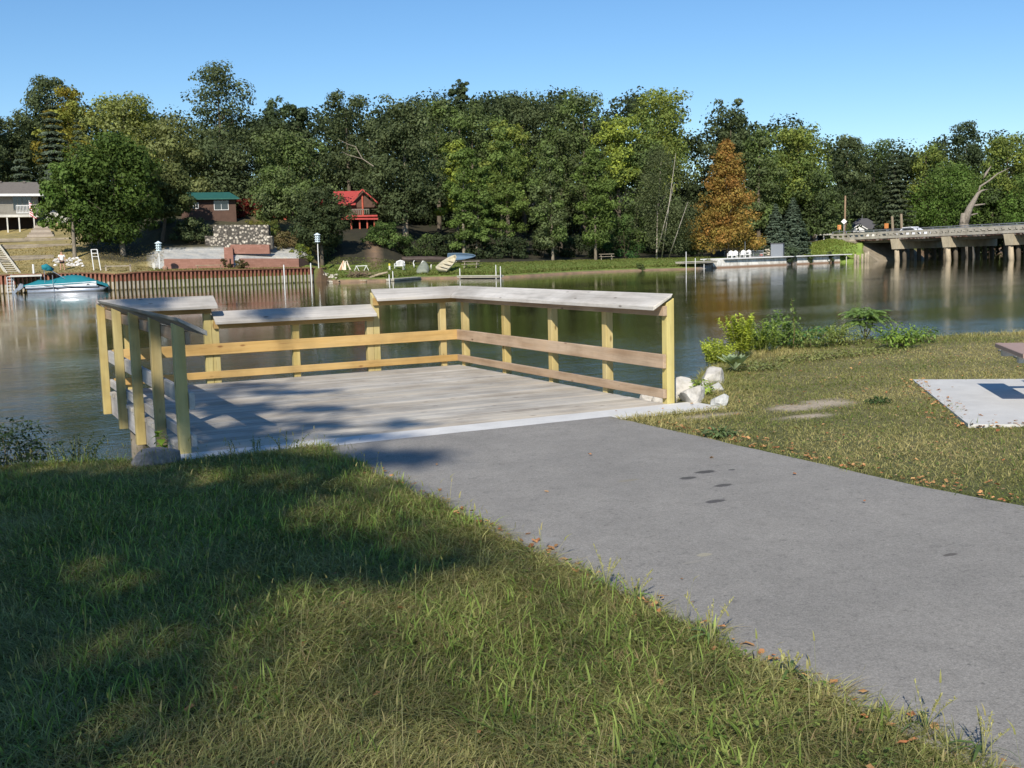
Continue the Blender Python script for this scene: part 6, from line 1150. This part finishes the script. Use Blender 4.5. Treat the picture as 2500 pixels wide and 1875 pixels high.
# small dark shrub cascading over the seawall
def bushf(name, px, D, w_, h_, c1, c2, label, n=900, ls=.22, z0=0., group=None):
    p = spot(px, D); r = empty(name, p+np.array([0, 0, z0]), label, 'bush', group); hw = w_*D/FPX; H = h_*D/FPX; V, F_, C_ = crown_broad(H, hw, .05, n, GREEN[c1] if isinstance(c1, str) else c1, GREEN[c2] if isinstance(c2, str) else c2, lobes=16, ls=ls, skirt=.7); npmesh('foliage', V, F_, M['leaf'], C_, r)
    m_ = MB(); m_.col = (.8, .7, .5); q_ = np.array(r.location); [m_.tube([q_-np.array([0, 0, .2]), q_+np.array([hw*.4*math.cos(a), hw*.4*math.sin(a), H*.6])], [.05, .02], 5) for a in (0, 2, 4)]; m_.build('stem', M['bark'], r)
    return r
bushf('evergreen_shrub', 1932, shoreD(1932)-.3, 22, 46, 'spruce', 'pine', 'dark evergreen shrub spilling over the seawall below the taller spruce', 2600, .2, -.9)
bushf('vine_clump', 1974, shoreD(1974)-.3, 12, 26, 'dark', 'mid', 'left one of two dark vines hanging over the concrete seawall', 800, .18, -.9)
bushf('vine_clump', 2024, shoreD(2024)-.3, 10, 30, 'dark', 'oak', 'right one of two dark vines hanging over the concrete seawall', 800, .18, -.9)
bushf('bush', 1567, shoreD(1567)+.8, 11, 20, 'dark', 'mid', 'single dark bush at the waterline of the right lawn', 700, .16, -.3)
bushf('bush', 566, 112, 13, 26, (.09, .08, .03), (.14, .11, .05), 'brownish shrub at the foot of the red block steps', 700, .16)
bushf('bush', 603, 111, 17, 24, (.09, .08, .03), (.16, .12, .06), 'brownish shrub in front of the long red block wall', 900, .16)
bushf('bush', 752, 117, 28, 52, 'mid', (.22, .23, .03), 'yellow-green shrub beside the end of the red block wall', 1400, .2)
bushf('bush', 712, 122, 38, 48, (.13, .12, .05), (.22, .16, .08), 'dry brownish shrubs on the slope right of the cobblestone wall', 1500, .22)
bushf('bush', 672, 124, 34, 60, 'mid', (.20, .20, .05), 'light green shrub on top of the cobblestone wall', 1500, .22)
bushf('bush', 640, 125, 26, 40, (.16, .13, .06), (.24, .24, .05), 'dry yellow plants between the cabin and the cobblestone wall', 1100, .2)
bushf('bush', 622, 131, 30, 50, 'red', (.07, .015, .012), 'dark red-leaved bush right of the green-roofed cabin', 1200, .24)
bushf('bush', 955, 128, 48, 62, (.045, .085, .022), 'mid', 'large rounded green bush below the red lodge porch', 3600, .24)
bushf('bush', 1000, 129.5, 34, 50, (.06, .09, .03), (.12, .14, .05), 'green bush at the foot of the big lodge oak', 2400, .22)
bushf('bush', 800, 126, 60, 95, 'dark', 'oak', 'dark shaded bushes behind the right birdhouse', 3200, .26)
bushf('bush', 485, 120, 50, 66, 'dark', 'oak', 'dark bushes left of the cobblestone wall in the maple shade', 2400, .26)
bushf('bush', 410, 122, 52, 80, 'dark', 'mid', 'dark bushes under the bright maple', 2400, .26)
bushf('bush', 1050, 134, 40, 56, 'dark', 'mid', 'leafy bush behind the rack of the dark canoe', 1600, .24)
bushf('bush', 1530, 147, 55, 110, (.03, .085, .025), 'mid', 'fresh green bush between the slim trees and the birch', 3600, .26)
bushf('bush', 1690, 149, 30, 46, 'dark', 'mid', 'dark bush between the birch and the orange maple', 1400, .24)
bushf('bush', 1840, 151, 30, 40, 'dark', 'mid', 'green bush behind the stacked stones', 1200, .22)
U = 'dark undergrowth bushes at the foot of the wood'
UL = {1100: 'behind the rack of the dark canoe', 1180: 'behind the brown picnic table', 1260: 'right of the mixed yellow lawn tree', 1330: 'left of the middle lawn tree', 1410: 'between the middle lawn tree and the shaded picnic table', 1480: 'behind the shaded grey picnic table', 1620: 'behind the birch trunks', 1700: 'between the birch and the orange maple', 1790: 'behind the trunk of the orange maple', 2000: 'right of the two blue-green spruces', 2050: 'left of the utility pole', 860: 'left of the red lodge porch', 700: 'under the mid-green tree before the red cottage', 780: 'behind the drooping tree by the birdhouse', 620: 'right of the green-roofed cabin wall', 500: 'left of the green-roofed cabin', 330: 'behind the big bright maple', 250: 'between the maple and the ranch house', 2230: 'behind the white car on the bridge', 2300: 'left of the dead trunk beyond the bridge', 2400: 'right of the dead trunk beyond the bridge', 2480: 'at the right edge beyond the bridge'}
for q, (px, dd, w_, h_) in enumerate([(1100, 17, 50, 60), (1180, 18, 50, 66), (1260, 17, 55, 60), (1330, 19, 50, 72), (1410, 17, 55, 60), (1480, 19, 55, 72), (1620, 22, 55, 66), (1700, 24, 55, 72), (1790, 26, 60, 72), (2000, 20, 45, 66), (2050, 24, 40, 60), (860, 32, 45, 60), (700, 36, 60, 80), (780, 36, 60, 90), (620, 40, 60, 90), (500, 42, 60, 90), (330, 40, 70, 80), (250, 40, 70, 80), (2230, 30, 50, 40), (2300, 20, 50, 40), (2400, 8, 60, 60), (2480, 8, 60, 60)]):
    bushf('bush', px, shoreD(px)+dd+6, w_, h_, (.03, .045, .018), 'dark', 'dark undergrowth bush '+UL[px], 1700, .34, 0, U)  # leaves coloured extra dark in place of the shade from the canopy
# wood behind that closes the gaps
P_ = []; N_ = []; C_ = []
for q in range(2100):
    px = R_.uniform(-400, 2900); D = R_.uniform(172, 200)+(25 if px > 2050 else 0); p = spot(px, D); top = np.interp(px, [-400, 0, 300, 480, 640, 720, 860, 1000, 1300, 1600, 1700, 1850, 1950, 2050, 2200, 2400, 2900], [360, 345, 262, 300, 310, 300, 275, 255, 245, 250, 275, 312, 318, 345, 362, 345, 350]); z1 = zat(px, top, D)
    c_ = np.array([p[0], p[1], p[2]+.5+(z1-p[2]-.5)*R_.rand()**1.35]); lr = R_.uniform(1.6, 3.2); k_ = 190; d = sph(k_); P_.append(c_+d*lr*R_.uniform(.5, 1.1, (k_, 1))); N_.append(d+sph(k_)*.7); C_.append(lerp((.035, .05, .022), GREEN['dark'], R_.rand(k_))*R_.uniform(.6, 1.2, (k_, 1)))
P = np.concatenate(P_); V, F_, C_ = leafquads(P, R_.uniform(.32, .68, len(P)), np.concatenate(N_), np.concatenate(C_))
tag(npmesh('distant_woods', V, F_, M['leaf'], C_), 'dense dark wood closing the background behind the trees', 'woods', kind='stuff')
# dead trunk by the bridge
D = 176; p = spot(2362, D); r = empty('dead_tree', p, 'bare pale dead tree trunk with broken limbs behind the bridge railing', 'tree'); m_ = MB(); m_.col = (2.3, 2.2, 2.1); A = lambda px, py: atd(px, py, D)
m_.tube([p-np.array([0, 0, .5]), A(2353, 548), A(2352, 520)], [.9, .75, .35], 9); m_.tube([A(2353, 548), A(2367, 508), A(2380, 486), A(2388, 472), A(2398, 465), A(2412, 462)], [.75, .5, .36, .26, .14, .03], 9)
m_.tube([A(2388, 472), A(2393, 455), A(2415, 441), A(2436, 424), A(2465, 410)], [.14, .16, .13, .1, .03], 6); m_.tube([A(2401, 436), A(2407, 424), A(2420, 405)], [.06, .22, .04], 6); m_.tube([A(2376, 502), A(2405, 498)], [.2, .1], 6); m_.tube([A(2370, 525), A(2387, 521)], [.16, .08], 6)
m_.build('trunk', M['bark'], r, smooth=True)
for px, y0, lb in ((2178, 528, 'grey tree trunk standing behind the bridge approach railing'), (2200, 522, 'brown wooden post behind the bridge railing')):
    D = 176; p = spot(px, D); r = empty('wooden_post', p, lb, 'post'); m_ = MB(); m_.col = (2.6, 2.3, 1.9); m_.tube([p-np.array([0, 0, .3]), atd(px, y0, D)], [.25, .2], 7); m_.build('pole', M['bark'], r)
# bare limbs showing over the leaves
D = 131; r = empty('dead_branch', spot(900, D), 'bare grey fallen limb caught in the tree left of the big lodge oak', 'branch'); m_ = MB(); m_.col = (2.6, 2.4, 2.2); A = lambda px, py: atd(px, py, D-1)
m_.tube([A(912, 406), A(885, 388), A(868, 358), A(850, 352), A(826, 340)], [.06, .05, .04, .03, .015], 5); m_.tube([A(885, 388), A(850, 378), A(835, 370)], [.035, .03, .015], 5); m_.build('limb', M['bark'], r)
